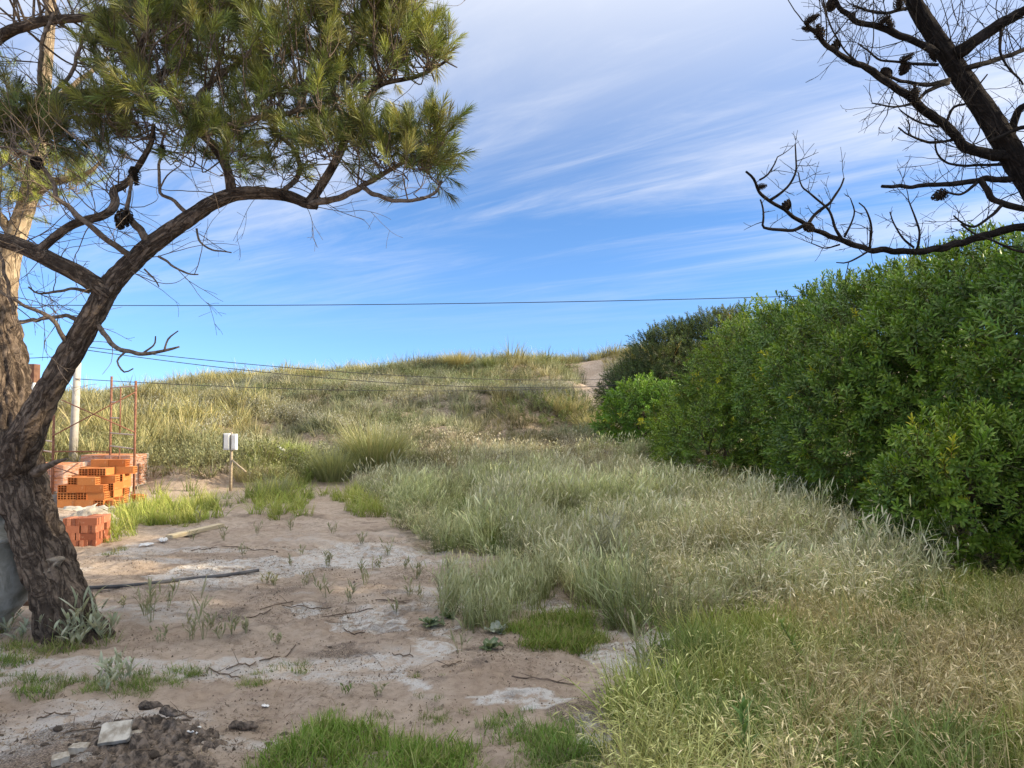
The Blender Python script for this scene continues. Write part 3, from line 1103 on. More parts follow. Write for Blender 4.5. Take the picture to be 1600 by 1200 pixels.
x, y = dune_pts(8.0, 14.8, 35.0)
sf = sm(0.44, 0.56, fbm(x / 1.8, y / 1.5, 0, 411, 3))
sf = np.maximum(sf, sm(-3.5, -2, x) * sm(16.8, 17.3, y) * (1 - sm(19.5, 21, y)))
sf = np.maximum(sf, (1 - sm(16.4, 17.2, y)) * (x < -4.0) * 1.0)
keep = rng.random(len(x)) < sf
keep &= ~((y < 16.7) & (x > -3.4))
x, y = x[keep], y[keep]
pts, rot = standing(x, y, 0.15)
low = (y < 17.4) & (x < -4)
tn = tints(x, y, (0.88, 0.90, 0.92), 10, 0.6, 1.2, (0.50, 0.62, 0.36), 0.9)
tn = tn * np.clip(1 + rng.normal(0, 0.25, (len(x), 1)), 0.5, 1.9)
tn[low] = tints(x[low], y[low], (0.80, 0.84, 0.55), 12, 0.5, 0.8) * np.clip(1 + rng.normal(0, 0.3, (low.sum(), 1)), 0.4, 2)
band = sm(-3.6, -2.4, x) * sm(16.5, 17.2, y) * (1 - sm(20, 21.5, y))
tn = tn * (1 - band[:, None]) + band[:, None] * np.array([1.35, 1.25, 1.2]) * np.clip(1 + rng.normal(0, 0.28, (len(x), 1)), 0.45, 1.8) * tints(x, y, (1, 1, 1), 18, 0.5, 0.9)
tag(scatter('dune_scrub', 'scrub_tuft', pts, rot, U(0.6, 1.15, len(x)) * np.where(low, 1.15, 1.0), tn), 'low grey brown twiggy scrub along the foot of the dune', 'scrub', kind='stuff')

# ------------------------------------------------------------------ shrubs


def shrub(name, lobes, label, proto='leaf_shoot', dens=110, tint=(1, 1, 1), hue=(1.25, 1.15, 0.8), size=1.0, group=None, seed=0, bump=0.26, nstem=7):
    lobes = np.array(lobes, float)
    bx, by = lobes[0, 0], lobes[0, 1]
    bz = float(hgt(bx, by))
    root = empty(name, (bx, by, bz), label, 'shrub', group)
    PT, NR = [], []
    for k, (cx, cy, cz, rx, ry, rz) in enumerate(lobes):
        area = 4 * math.pi * (((rx * ry) ** 1.6 + (rx * rz) ** 1.6 + (ry * rz) ** 1.6) / 3) ** (1 / 1.6)
        n = int(area * dens)
        d = rng.normal(0, 1, (n, 3))
        d /= np.linalg.norm(d, axis=1)[:, None]
        R = np.array([rx, ry, rz])
        p0 = d * R + np.array([cx, cy, cz])
        # lumpy skin: clumps of shoots with dark dents between
        q = p0 / 0.75
        lump = fbm(q[:, 0], q[:, 1], q[:, 2], 500 + seed, 2) - 0.5
        q2 = p0 / 0.28
        small = vn(q2[:, 0], q2[:, 1], q2[:, 2], 520 + seed) - 0.5
        push = 0.10 + 3.0 * bump * lump + 1.1 * bump * small - np.abs(rng.normal(0, 0.13, n)) - 0.30 * (rng.random(n) < 0.22)
        nr = d / R
        nr /= np.linalg.norm(nr, axis=1)[:, None]
        p = p0 + nr * push[:, None]
        ok = p[:, 2] > hgt(p[:, 0], p[:, 1]) + 0.04
        for j, (ax, ay, az_, sx, sy, sz) in enumerate(lobes):
            if j != k:
                e = ((p[:, 0] - ax) / sx) ** 2 + ((p[:, 1] - ay) / sy) ** 2 + ((p[:, 2] - az_) / sz) ** 2
                ok &= e > 0.72
        PT.append(p[ok])
        NR.append(nr[ok])
    p, nr = np.vstack(PT), np.vstack(NR)
    n = len(p)
    d = nr * 1.0 + np.array([0, 0, 0.25]) + rng.normal(0, 0.5, (n, 3))
    rot = euler_from_dir(d, U(0, 6.28, n))
    f = sm(0.46, 0.66, fbm(p[:, 0] / 0.7, p[:, 1] / 0.7, p[:, 2] / 0.7, 540 + seed, 3))
    v = (1 + 0.5 * (fbm(p[:, 0] / 0.4, p[:, 1] / 0.4, p[:, 2] / 0.4, 560 + seed, 2) - 0.5) + rng.normal(0, 0.13, n))
    tn = (np.array(tint)[None] * (1 - f[:, None]) + np.array(tint)[None] * np.array(hue)[None] * f[:, None]) * np.clip(v + rng.normal(0, 0.16, n), 0.4, 1.9)[:, None]
    yel = rng.random(n) < 0.012
    tn[yel] = np.array([4.0, 2.4, 1.2])
    o = scatter('foliage', proto, p, rot, U(0.75, 1.25, n) * size, tn)
    put_child(o, root)
    o['kind'] = 'stuff'
    # stems fan out from the base into every lobe
    for k in range(nstem):
        c = lobes[k % len(lobes)]
        e = np.array([c[0] + U(-0.5, 0.5, 1)[0] * c[3], c[1] + U(-0.5, 0.5, 1)[0] * c[4], c[2] + 0.45 * c[5]])
        sx, sy = c[0] + U(-0.25, 0.25, 1)[0] * c[3], c[1] + U(-0.25, 0.25, 1)[0] * c[4]
        s0 = np.array([sx, sy, float(hgt(sx, sy)) - 0.05])
        mid = (s0 + e) / 2 + rng.normal(0, 0.15, 3)
        pa = catmull([s0, mid, e], 0.15)
        mb = MB()
        tube(mb, pa, np.linspace(0.05, 0.014, len(pa)), 7)
        for b in range(4):
            i0 = int(len(pa) * U(0.4, 0.9, 1)[0])
            e2 = pa[i0] + rng.normal(0, 0.4, 3) + np.array([0, 0, 0.25])
            pb = catmull([pa[i0], (pa[i0] + e2) / 2 + rng.normal(0, 0.06, 3), e2], 0.12)
            tube(mb, pb, np.linspace(0.018, 0.006, len(pb)), 5)
        put_child(mb.obj('stem', M_STEM), root)
    return root


shrub('evergreen_shrub', [(6.4, 11.2, 1.7, 2.2, 2.3, 2.05), (5.4, 10.2, 1.2, 1.5, 1.5, 1.4), (6.4, 13.4, 1.75, 2.2, 2.2, 2.0)],
      'tall dense green evergreen shrub, the biggest one, with dark gaps in its lower side', seed=1, dens=100, nstem=10)
shrub('evergreen_shrub', [(6.0, 15.8, 1.6, 2.25, 2.2, 2.1), (4.8, 17.0, 0.95, 1.5, 1.7, 1.25), (4.35, 15.0, 0.75, 1.0, 1.3, 1.0)],
      'yellowish green evergreen shrub sloping down towards the dune track', seed=2, dens=80, tint=(1.2, 1.12, 1.0))
shrub('evergreen_shrub', [(4.72, 7.2, 0.55, 1.15, 0.85, 0.88), (5.4, 6.6, 0.5, 0.8, 0.7, 0.8)],
      'low round evergreen bush with scattered yellow leaves in front of the tall shrub', seed=3, dens=150, tint=(1.15, 1.12, 0.9), size=0.9)
shrub('evergreen_shrub', [(6.5, 7.9, 1.75, 1.65, 1.4, 1.9), (6.5, 9.2, 1.85, 1.9, 1.3, 1.8)],
      'tall darker evergreen shrub rising behind the low yellow leaved bush', seed=4, dens=105, tint=(0.92, 0.97, 1.0))
shrub('evergreen_shrub', [(3.75, 20.6, 1.15, 1.25, 1.1, 1.05), (4.7, 20.3, 1.1, 1.2, 1.1, 1.0)],
      'small rounded bright green shrub at the foot of the sand track', seed=5, dens=80, tint=(1.15, 1.25, 1.0), size=1.25)
shrub('coastal_shrub', [(5.9, 25.0, 2.6, 1.9, 1.6, 1.7), (4.4, 24.9, 1.9, 1.3, 1.2, 1.05), (7.3, 25.2, 3.1, 1.9, 1.6, 1.75)],
      'dark olive green shrub high on the dune beside the sand track', 'fine_shoot', seed=6, dens=120, tint=(1.0, 1.0, 1.0), hue=(1.5, 1.25, 0.9), size=1.35)
# knoll shrub, then unseen thicket shrubs added right of the yard for shade
shrub('dune_shrub', [(0.9, 23.1, 1.35, 1.5, 0.9, 0.55), (2.1, 23.4, 1.35, 1.2, 0.8, 0.5)], 'low spreading olive shrub on the knoll below the pale tussocks', 'fine_shoot', seed=8, dens=60,
      tint=(1.3, 1.25, 1.1), hue=(1.9, 1.5, 1.1), size=1.1, nstem=3)
for k, (sx, sy, sh) in enumerate([(6.1, 3.9, 1.9), (6.3, 1.0, 1.9), (8.6, 4.6, 2.75), (8.6, 1.6, 2.75)]):  # out of view; tall back row put in to block the sun
    shrub('evergreen_shrub', [(sx, sy, sh - 0.4, 1.5, 1.7, sh)], 'unseen evergreen shrub added right of the yard to shade it and the dead pine',
          seed=10 + k, dens=55, size=1.35, group='unseen shade shrubs added beyond the dead pine', nstem=4)


# ------------------------------------------------------------------ pine trees
def bark_disp(seed, amp=0.022, cu=0.055, cv=0.13):
    def f(th, s, R):
        circ = 2 * np.pi * np.maximum(R, 0.04)
        nc = np.maximum(4, np.round(circ.mean() / cu))
        u = th / (2 * np.pi) * nc + 1.1 * (vn(th * 1.2, s * 3.0, 0, seed) - 0.5)
        vv = s / cv + 0.8 * (vn(th * 2.5, s * 4, 0, seed + 3) - 0.5)
        f1, f2 = cell2(u, vv, seed)
        rd = np.abs(fbm(u * 0.8, s / (cv * 1.8), 0, seed + 20, 2) - 0.5)
        plate = 0.45 * sm(0.03, 0.45, f2 - f1) + 0.55 * sm(0.0, 0.16, rd)
        tap = np.clip(R / 0.16, 0.22, 1.0)
        return tap * (amp * (plate - 0.6) + 0.016 * (fbm(th * 5, s * 14, 0, seed + 5, 3) - 0.5)) + 0.07 * R * (vn(th * 0.9, s * 2.5, 0, seed + 8) - 0.5)
    return f


def limb_path(pix, step=0.05):
    """pix: (px, py, depth, radius in pixels)"""
    a = np.array([[*P(x_, y_, d_), r_ / F * d_] for x_, y_, d_, r_ in pix])
    c = catmull(a, step)
    return c[:, :3], np.maximum(c[:, 3], 0.0015)


def add_limb(root, name, pix, mat, n=16, step=0.05, bark=True, seed=0, skel=None, amp=0.02):
    pa, ra = limb_path(pix, step)
    if not bark:
        pa = pa + (np.stack([vn(np.arange(len(pa)) * 0.35, k * 7.7, 0, seed + 31) for k in range(3)], -1) - 0.5) * np.clip(ra * 1.6, 0.004, 0.02)[:, None]
    mb = MB()
    tube(mb, pa, ra, n, disp=bark_disp(seed, amp) if bark else (lambda th, s, R: R * 0.35 * (vn(th * 1.6, s * 22, 0, seed) - 0.5)))
    o = mb.obj(name, mat)
    put_child(o, root)
    if skel is not None:
        skel.append(np.concatenate([pa, ra[:, None]], 1))
    return pa, ra


def wild_twig(mb, start, d, L, r, depth=2, bend=0.9, up=0.25, col=(1, 1, 1), n=4, kink=0.22):
    """a crooked bare twig with side twigs"""
    seg = max(4, int(L / 0.035))
    d = d / (np.linalg.norm(d) + 1e-9)
    p = [np.array(start, float)]
    curl = rng.normal(0, 1, 3)
    for k in range(seg):
        d = d + curl * bend * 0.06 + np.array([0, 0, up * 0.07]) + rng.normal(0, kink * 0.35, 3)
        d /= np.linalg.norm(d)
        p.append(p[-1] + d * L / seg)
        if rng.random() < 0.12:
            curl = rng.normal(0, 1, 3)
    p = np.array(p)
    tube(mb, p, np.linspace(r, max(0.0011, r * 0.35), len(p)), n, col, cap=False)
    if depth > 0:
        for k in range(rng.integers(1, 4)):
            i = rng.integers(1, seg)
            dd = (p[i] - p[i - 1]) / (L / seg) + rng.normal(0, 0.75, 3)
            wild_twig(mb, p[i], dd, L * U(0.25, 0.55, 1)[0], r * 0.6, depth - 1, bend, up, col, n, kink)
    return p


def needles(mb, base, dr, per=64, ln=(0.075, 0.125), cols=None, width=0.0032):
    base = np.asarray(base, float)
    dr = np.asarray(dr, float)
    dr = dr / np.linalg.norm(dr, axis=1)[:, None]
    N = len(base)
    b = np.repeat(base, per, 0)
    a = np.repeat(dr, per, 0)
    n = N * per
    s = U(0, 1, n)
    off = s * 0.10                                            # along the shoot
    rnd = rng.normal(0, 1, (n, 3))
    pr = rnd - a * np.sum(rnd * a, 1)[:, None]
    pr /= np.linalg.norm(pr, axis=1)[:, None]
    ang = np.radians(10 + 38 * (1 - s) + rng.normal(0, 8, n))
    nd = a * np.cos(ang)[:, None] + pr * np.sin(ang)[:, None] - np.array([0, 0, 0.05])
    L = U(ln[0], ln[1], n)
    st = b + a * off[:, None]
    side = np.cross(nd, rng.normal(0, 1, (n, 3)))
    side /= np.linalg.norm(side, axis=1)[:, None]
    mid = st + nd * (L * 0.55)[:, None]
    tip = st + nd * L[:, None] - np.array([0, 0, 1.0]) * (L * 0.10)[:, None]
    w2 = width * 0.5
    V = np.stack([st - side * w2 * 0.6, st + side * w2 * 0.6, mid + side * w2, mid - side * w2, tip], 1).reshape(-1, 3)
    i = np.arange(n) * 5
    Q = np.stack([i, i + 1, i + 2, i + 3], -1)
    T = np.stack([i + 3, i + 2, i + 4], -1)
    tc_ = np.repeat(cols, per, 0) * (1 + rng.normal(0, 0.16, (n, 1)))
    C = np.repeat(np.clip(tc_, 0.01, 0.9), 5, 0)
    C[4::5] *= np.array([1.25, 1.15, 1.1])
    mb.add(V, Q, T, C)


def pine_cone_mesh():
    mb = MB()
    nz = 10
    for k in range(nz):
        t_ = (k + 0.5) / nz
        rr = 0.031 * math.sin(math.pi * (0.16 + 0.80 * t_ ** 0.85)) ** 0.8
        z = 0.105 * (t_ - 0.5)
        m_ = max(4, int(8.5 * rr / 0.031))
        for j in range(m_):
            a_ = 2 * math.pi * (j + 0.5 * (k % 2)) / m_ + 0.2 * k
            c = np.array([math.cos(a_), math.sin(a_), 0])
            tng = np.array([-math.sin(a_), math.cos(a_), 0])
            i0 = c * rr * 0.35 + np.array([0, 0, z - 0.008])
            o1 = c * rr * (1.12 + 0.12 * ((j * 7 + k * 3) % 5) / 5) + np.array([0, 0, z + 0.007])
            wd = 0.0088
            V = np.array([i0 - tng * wd * 0.5, i0 + tng * wd * 0.5, o1 + tng * wd, o1 - tng * wd,
                          o1 + c * 0.003 + np.array([0, 0, -0.005]) + tng * wd * 0.8, o1 + c * 0.003 + np.array([0, 0, -0.005]) - tng * wd * 0.8])
            mb.add(V, [[0, 1, 2, 3], [3, 2, 4, 5]])
    tube(mb, np.array([[0, 0, -0.045], [0, 0, -0.02], [0, 0, 0.02], [0, 0, 0.04]]), [0.008, 0.02, 0.02, 0.006], 8)
    return mb.mesh('pine_cone', M_CONE, False)


CONE = pine_cone_mesh()


def cone_at(root, pos, d, s=1.0, skel=None):
    if skel is not None:                                      # sits on the nearest branch
        q = skel[int(np.argmin(np.linalg.norm(skel[:, :3] - pos, axis=1)))]
        d = np.asarray(d, float) / np.linalg.norm(d)
        pos = q[:3] + d * (0.045 * s + q[3] * 0.5)
    o = bpy.data.objects.new('pine_cone', CONE)
    COL.objects.link(o)
    o.location = [float(c) for c in pos]
    o.rotation_euler = Vector(d).to_track_quat('Z', 'Y').to_euler()
    o.scale = (s, s, s)
    bpy.context.view_layer.update()
    put_child(o, root)
    return o


# --- the leaning pine on the left
pine_base = G(112, 988)
pine = empty('pine_tree', pine_base, 'leaning pine with furrowed bark, a long bent limb and green needle crown', 'tree')
SK = []
# trunk (fine mesh with bark plates) -- one stem that forks low
trunk_pix = [(118, 1012, 5.22, 70), (110, 985, 5.22, 56), (97, 940, 5.2, 47), (76, 880, 5.2, 43), (52, 815, 5.2, 41), (34, 755, 5.2, 42), (22, 700, 5.22, 41),
             (16, 640, 5.3, 38), (8, 570, 5.4, 36), (-8, 500, 5.5, 34), (-34, 430, 5.6, 32), (-70, 330, 5.7, 29), (-85, 200, 5.8, 25), (-60, 60, 5.9, 20), (-20, -80, 6.0, 14), (10, -200, 6.0, 8)]
pa, ra = limb_path(trunk_pix, 0.016)
ra = ra * 0.84
TRUNK_XY = pa[20][:2]
mb = MB()
tube(mb, pa, ra, 110, disp=bark_disp(3, 0.042, 0.055, 0.20))
V = mb.V[0]
lich = np.exp(-(np.linalg.norm((V - P(118, 868, 5.02)) * np.array([1, 0.5, 0.7]), axis=1) / 0.085) ** 2) * sm(0.3, 0.6, fbm(V[:, 0] / 0.05, V[:, 1] / 0.05, V[:, 2] / 0.05, 9, 3))
mb.C[0] = 1 + lich[:, None] * np.array([1.8, 1.9, 1.9])
put_child(mb.obj('trunk', M_BARK), pine)
SK.append(np.concatenate([pa, ra[:, None]], 1)[::4])
pa, ra = limb_path([(20, 735, 5.12, 30), (36, 690, 5.03, 30), (66, 630, 4.95, 24), (98, 572, 4.9, 22), (132, 515, 4.9, 20.5), (166, 455, 4.9, 19.5), (200, 416, 4.9, 17), (243, 378, 4.9, 15.5),
                    (297, 340, 4.9, 14), (336, 315, 4.9, 13), (378, 302, 4.9, 12), (440, 304, 4.9, 10.5), (478, 317, 4.9, 9), (496, 322, 4.9, 7)], 0.016)
ra = ra * 0.86
mb = MB()
tube(mb, pa, ra, 72, disp=bark_disp(5, 0.026, 0.042, 0.15))
put_child(mb.obj('limb', M_BARK), pine)
SK.append(np.concatenate([pa, ra[:, None]], 1)[::4])
LIMBS = [
    [(172, 462, 4.9, 14), (130, 432, 4.82, 14), (90, 412, 4.76, 13), (45, 390, 4.72, 12), (0, 375, 4.7, 11), (-60, 362, 4.7, 9)],
    [(362, 300, 4.9, 8), (355, 265, 4.88, 7), (335, 230, 4.86, 6.5), (310, 204, 4.84, 6), (288, 178, 4.8, 5.5), (268, 152, 4.78, 5), (243, 133, 4.8, 5), (215, 95, 4.9, 4.5), (235, 40, 5.0, 4), (290, -20, 5.1, 3.5), (330, -90, 5.2, 2.5)],
    [(482, 318, 4.9, 8), (503, 288, 4.93, 7), (528, 245, 4.98, 6.5), (545, 205, 5.02, 6), (570, 160, 5.05, 5), (596, 132, 5.1, 4), (650, 120, 5.1, 3), (690, 100, 5.1, 2.2), (706, 88, 5.1, 1.6)],
    [(484, 320, 4.9, 6), (522, 310, 4.85, 5.2), (567, 292, 4.8, 4.6), (602, 270, 4.8, 3.8), (642, 250, 4.8, 2.8), (692, 222, 4.8, 1.8)],
    [(567, 293, 4.8, 4), (600, 309, 4.75, 3.6), (636, 315, 4.72, 3), (676, 302, 4.72, 2.4), (692, 284, 4.72, 1.7)],
    [(318, 210, 4.85, 4.5), (350, 200, 4.8, 5), (380, 190, 4.8, 5), (428, 182, 4.85, 4.5), (472, 170, 4.9, 4), (474, 148, 4.95, 3)],
    [(60, 392, 4.72, 7), (110, 353, 4.75, 6.5), (163, 336, 4.8, 6.5), (180, 318, 4.85, 6.5), (178, 298, 4.9, 6), (200, 284, 4.95, 5), (234, 228, 5.0, 4), (240, 195, 5.1, 3)],
    [(206, 404, 4.88, 5), (165, 374, 4.7, 4.6), (122, 335, 4.6, 4.2), (86, 305, 4.55, 3.8), (82, 280, 4.55, 3.2), (60, 253, 4.55, 2.6), (34, 236, 4.55, 2)],
    [(228, 376, 4.88, 6), (212, 352, 4.84, 5.5), (198, 330, 4.8, 4), (204, 300, 4.8, 2.6), (206, 262, 4.82, 2)],
    [(297, 338, 4.9, 3.4), (272, 316, 4.85, 3), (252, 302, 4.8, 2.6), (248, 272, 4.8, 2.4), (258, 205, 4.8, 1.8)],
    [(-85, 245, 5.6, 15), (-30, 215, 5.3, 12), (20, 190, 5.2, 10), (62, 163, 5.1, 9), (110, 150, 5.1, 8), (168, 143, 5.1, 7), (212, 134, 5.1, 5), (262, 110, 5.1, 3)],
    [(-75, 120, 5.7, 13), (0, 58, 5.3, 9), (42, 40, 5.2, 8), (82, 31, 5.2, 7), (140, 26, 5.2, 6), (195, 8, 5.2, 5), (240, -30, 5.2, 3)],
    [(60, 165, 5.1, 4), (62, 110, 5.1, 3.4), (66, 65, 5.1, 3), (84, 20, 5.1, 2.2)],
    [(70, 160, 5.1, 3.6), (105, 125, 5.15, 3.2), (122, 85, 5.2, 2.8), (134, 40, 5.2, 2.4)],
    [(290, 178, 4.8, 4), (340, 120, 5.2, 4.5), (395, 80, 5.4, 4.5), (450, 45, 5.5, 4), (500, 0, 5.5, 3), (540, -50, 5.5, 2)],
    [(545, 205, 5.02, 4), (520, 140, 5.3, 4), (540, 80, 5.4, 3.5), (590, 40, 5.4, 3), (640, 10, 5.4, 2)],
    [(440, 302, 4.9, 4.5), (468, 270, 5.1, 4), (462, 235, 5.2, 3.6), (430, 200, 5.2, 3), (420, 140, 5.3, 2.5)],
    [(150, 505, 4.9, 4.2), (168, 528, 4.85, 3.8), (190, 547, 4.8, 3.6), (222, 553, 4.8, 3), (262, 547, 4.8, 2.2), (280, 542, 4.8, 1.4)],
    [(222, 553, 4.8, 1.8), (240, 540, 4.8, 1.4), (243, 525, 4.8, 1)], [(258, 548, 4.8, 1.8), (262, 530, 4.8, 1.4), (278, 517, 4.8, 1)],
    [(197, 549, 4.8, 1.8), (184, 564, 4.8, 1.5), (194, 581, 4.8, 1.4), (208, 576, 4.8, 1)],
    [(104, 536, 4.86, 4), (95, 520, 4.8, 3.5), (80, 498, 4.75, 3.2), (45, 480, 4.7, 2.8), (0, 455, 4.7, 2.2)],
    [(24, 492, 4.7, 3), (18, 470, 4.7, 3), (10, 435, 4.7, 2.6), (0, 400, 4.7, 2.4), (-20, 360, 4.7, 2)],
    [(128, 500, 4.9, 3.6), (100, 494, 4.95, 3), (70, 497, 5.1, 3), (32, 504, 5.3, 3)],
    [(307, 358, 4.9, 1.8), (312, 378, 4.87, 1.6), (330, 390, 4.85, 1.4), (362, 395, 4.85, 1)],
    [(248, 400, 4.87, 2), (268, 414, 4.85, 1.8), (292, 426, 4.83, 1.4), (310, 429, 4.83, 1)],
    [(225, 420, 4.87, 1.5), (240, 435, 4.85, 1.3), (248, 448, 4.85, 0.9)],
    [(142, 455, 4.9, 3), (112, 450, 4.85, 2.4), (90, 456, 4.85, 2), (60, 458, 4.85, 1.6), (45, 448, 4.85, 1.2)],
]
for k, pix in enumerate(LIMBS):
    big = pix[0][3] > 6.5
    add_limb(pine, 'limb' if big else 'branch', pix, M_BARK if big else M_TWIG, 24 if big else 8, 0.025, big, 40 + k, SK, 0.012)
# broken stub, cut scar
sp_, sr_ = limb_path([(56, 738, 5.05, 8), (74, 728, 4.99, 5.5), (90, 721, 4.95, 3.6), (105, 717, 4.92, 1.2)], 0.02)
mb = MB()
tube(mb, sp_, sr_, 12, disp=lambda th, s, R: 0.5 * R * (vn(th * 2.5, s * 40, 0, 3) - 0.5))
put_child(mb.obj('broken_stub', M_TWIG), pine)
scar_c = P(74, 884, 5.065)
mb = MB()
nn = 26
for kk, (rr_, dep) in enumerate(((0.075, 0.02), (0.062, -0.012), (0.040, -0.004), (0.020, 0.004))):
    pass
th = np.arange(nn) * 2 * np.pi / nn
rings = [(0.082, 0.05), (0.072, -0.010), (0.050, -0.004), (0.030, 0.004), (0.004, 0.006)]
VV = np.vstack([np.stack([scar_c[0] + 1.05 * r_ * np.cos(th) * (1 + 0.15 * np.sin(3 * th)), np.full(nn, scar_c[1] + d_) + 0.004 * np.sin(5 * th), scar_c[2] + 0.62 * r_ * np.sin(th) + 0.35 * r_ * np.cos(th)], -1) for r_, d_ in rings])
i_ = np.arange(len(rings) - 1)[:, None] * nn
j_ = np.arange(nn)[None]
mb.add(VV, np.stack([i_ + j_, i_ + (j_ + 1) % nn, i_ + nn + (j_ + 1) % nn, i_ + nn + j_], -1).reshape(-1, 4))
M_SCAR = simple_mat('weathered_wood', (0.20, 0.155, 0.11), (0.40, 0.33, 0.25), 30, 0.9, 0.1, bstr=0.6)
o = mb.obj('branch_scar', M_SCAR)
put_child(o, pine)
SKEL = np.vstack(SK)
SKEL = SKEL[SKEL[:, 2] > 2.2]


def crown(root, regions, skel, seed, needle_cols, tuft_out=0.16, maxlen=0.9, per=64):
    tw = MB()
    nb = MB()
    B, D, Cc = [], [], []
    for poly, (y0, y1), ncl, per_cl, bright in regions:
        poly = np.array(poly, float)
        lo, hi = poly.min(0), poly.max(0)
        got = 0
        tries = 0
        while got < ncl and tries < ncl * 30:
            tries += 1
            qx, qy = U(lo[0], hi[0], 1), U(lo[1], hi[1], 1)
            if not inside(poly, qx, qy)[0]:
                continue
            got += 1
            c = P(qx[0], qy[0], U(y0, y1, 1)[0])
            dd = np.linalg.norm(skel[:, :3] - c, axis=1) + 0.25 * np.maximum(0, skel[:, 2] - c[2])
            s = skel[int(np.argmin(dd + rng.normal(0, 0.03, len(dd))))]
            v_ = c - s[:3]
            L = np.linalg.norm(v_)
            if L > 0.06:
                md_ = s[:3] + v_ * 0.5 + rng.normal(0, 0.05, 3) - np.array([0, 0, 0.10 * L])
                md2 = s[:3] + v_ * 0.8 + rng.normal(0, 0.03, 3) - np.array([0, 0, 0.05 * L])
                pth = catmull([s[:3], md_, md2, c], 0.05)
                tube(tw, pth, np.linspace(min(s[3] * 0.6, 0.004 + 0.006 * L), 0.0028, len(pth)), 5, cap=False)
            out_ = v_ / (L + 1e-6)
            for q in range(int(per_cl + rng.integers(-1, 2))):
                d = out_ * 0.55 + np.array([0, 0, 0.75]) + rng.normal(0, 0.42, 3)
                d /= np.linalg.norm(d)
                e = c + d * U(0.04, tuft_out, 1)[0] + rng.normal(0, 0.03, 3)
                pth = np.array([c, (c + e) / 2 - np.array([0, 0, 0.01]), e, e + d * 0.10])
                tube(tw, pth, [0.003, 0.003, 0.0026, 0.002], 4, cap=False)
                B.append(e)
                D.append(d)
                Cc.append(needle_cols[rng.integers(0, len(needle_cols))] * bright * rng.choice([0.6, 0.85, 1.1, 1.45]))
    needles(nb, np.array(B), np.array(D), per, cols=np.array(Cc))
    o1 = put_child(tw.obj('twigs', M_TWIG), root)
    o2 = put_child(nb.obj('crown', M_NEEDLE, smooth=False), root)
    o1['kind'] = 'stuff'
    o2['kind'] = 'stuff'
    return len(B)


NC = np.array([(0.15, 0.19, 0.045), (0.19, 0.22, 0.052), (0.23, 0.25, 0.060), (0.17, 0.19, 0.065), (0.12, 0.16, 0.045), (0.27, 0.26, 0.085)])
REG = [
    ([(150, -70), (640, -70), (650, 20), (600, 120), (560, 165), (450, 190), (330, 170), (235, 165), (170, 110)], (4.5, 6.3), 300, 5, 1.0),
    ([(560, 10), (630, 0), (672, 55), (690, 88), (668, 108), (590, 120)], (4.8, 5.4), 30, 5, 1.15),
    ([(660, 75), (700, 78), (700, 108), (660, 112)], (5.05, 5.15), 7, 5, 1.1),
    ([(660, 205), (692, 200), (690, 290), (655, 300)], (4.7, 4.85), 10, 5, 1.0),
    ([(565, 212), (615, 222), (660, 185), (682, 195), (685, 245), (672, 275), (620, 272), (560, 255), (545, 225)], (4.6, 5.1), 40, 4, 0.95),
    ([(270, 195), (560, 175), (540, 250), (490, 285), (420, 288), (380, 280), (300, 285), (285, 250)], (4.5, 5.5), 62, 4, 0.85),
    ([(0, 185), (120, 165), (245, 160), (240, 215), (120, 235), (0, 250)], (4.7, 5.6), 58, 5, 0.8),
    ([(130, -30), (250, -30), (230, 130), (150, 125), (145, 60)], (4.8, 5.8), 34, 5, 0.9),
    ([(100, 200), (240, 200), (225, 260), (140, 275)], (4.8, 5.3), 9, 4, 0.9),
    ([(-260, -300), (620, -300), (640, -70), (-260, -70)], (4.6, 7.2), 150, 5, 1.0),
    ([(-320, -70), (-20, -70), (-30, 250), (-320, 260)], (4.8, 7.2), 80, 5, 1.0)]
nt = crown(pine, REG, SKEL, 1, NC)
# bare dead twigs that tangle under the crown
tw = MB()
for k in range(150):
    s = SKEL[rng.integers(0, len(SKEL))]
    if s[3] > 0.08 or s[0] > -0.6:
        continue
    d = rng.normal(0, 1, 3) * np.array([1, 0.7, 0.8]) + np.array([0, 0, 0.1])
    wild_twig(tw, s[:3], d, U(0.25, 0.75, 1)[0], U(0.0022, 0.0042, 1)[0], 2, 1.0, 0.1)
wedge = [P(x_, y_, 4.8) for x_, y_ in ((30, 120), (60, 140), (40, 60), (90, 110), (120, 90), (60, 40), (95, 60), (20, 200), (100, 300), (120, 330), (60, 290), (150, 340), (40, 340), (30, 300), (180, 300), (140, 280))]
for w_ in wedge:
    for k in range(3):
        dd = np.linalg.norm(SKEL[:, :3] - w_, axis=1)
        s = SKEL[int(np.argmin(dd))]
        wild_twig(tw, s[:3], w_ - s[:3] + rng.normal(0, 0.35, 3), U(0.35, 0.8, 1)[0], 0.0038, 2, 1.0, 0.15)
o = put_child(tw.obj('bare_twigs', M_TWIG), pine)
o['kind'] = 'stuff'
for px, py, d, s in ((194, 328, 4.78, 1.45), (190, 247, 4.8, 1.15), (108, 257, 4.8, 0.95), (434, 278, 4.85, 0.9), (262, 232, 4.9, 0.9)):
    cone_at(pine, P(px, py, d), (rng.normal(0.1, 0.3), -0.4 + rng.normal(0, 0.3), -0.8), s, SKEL)

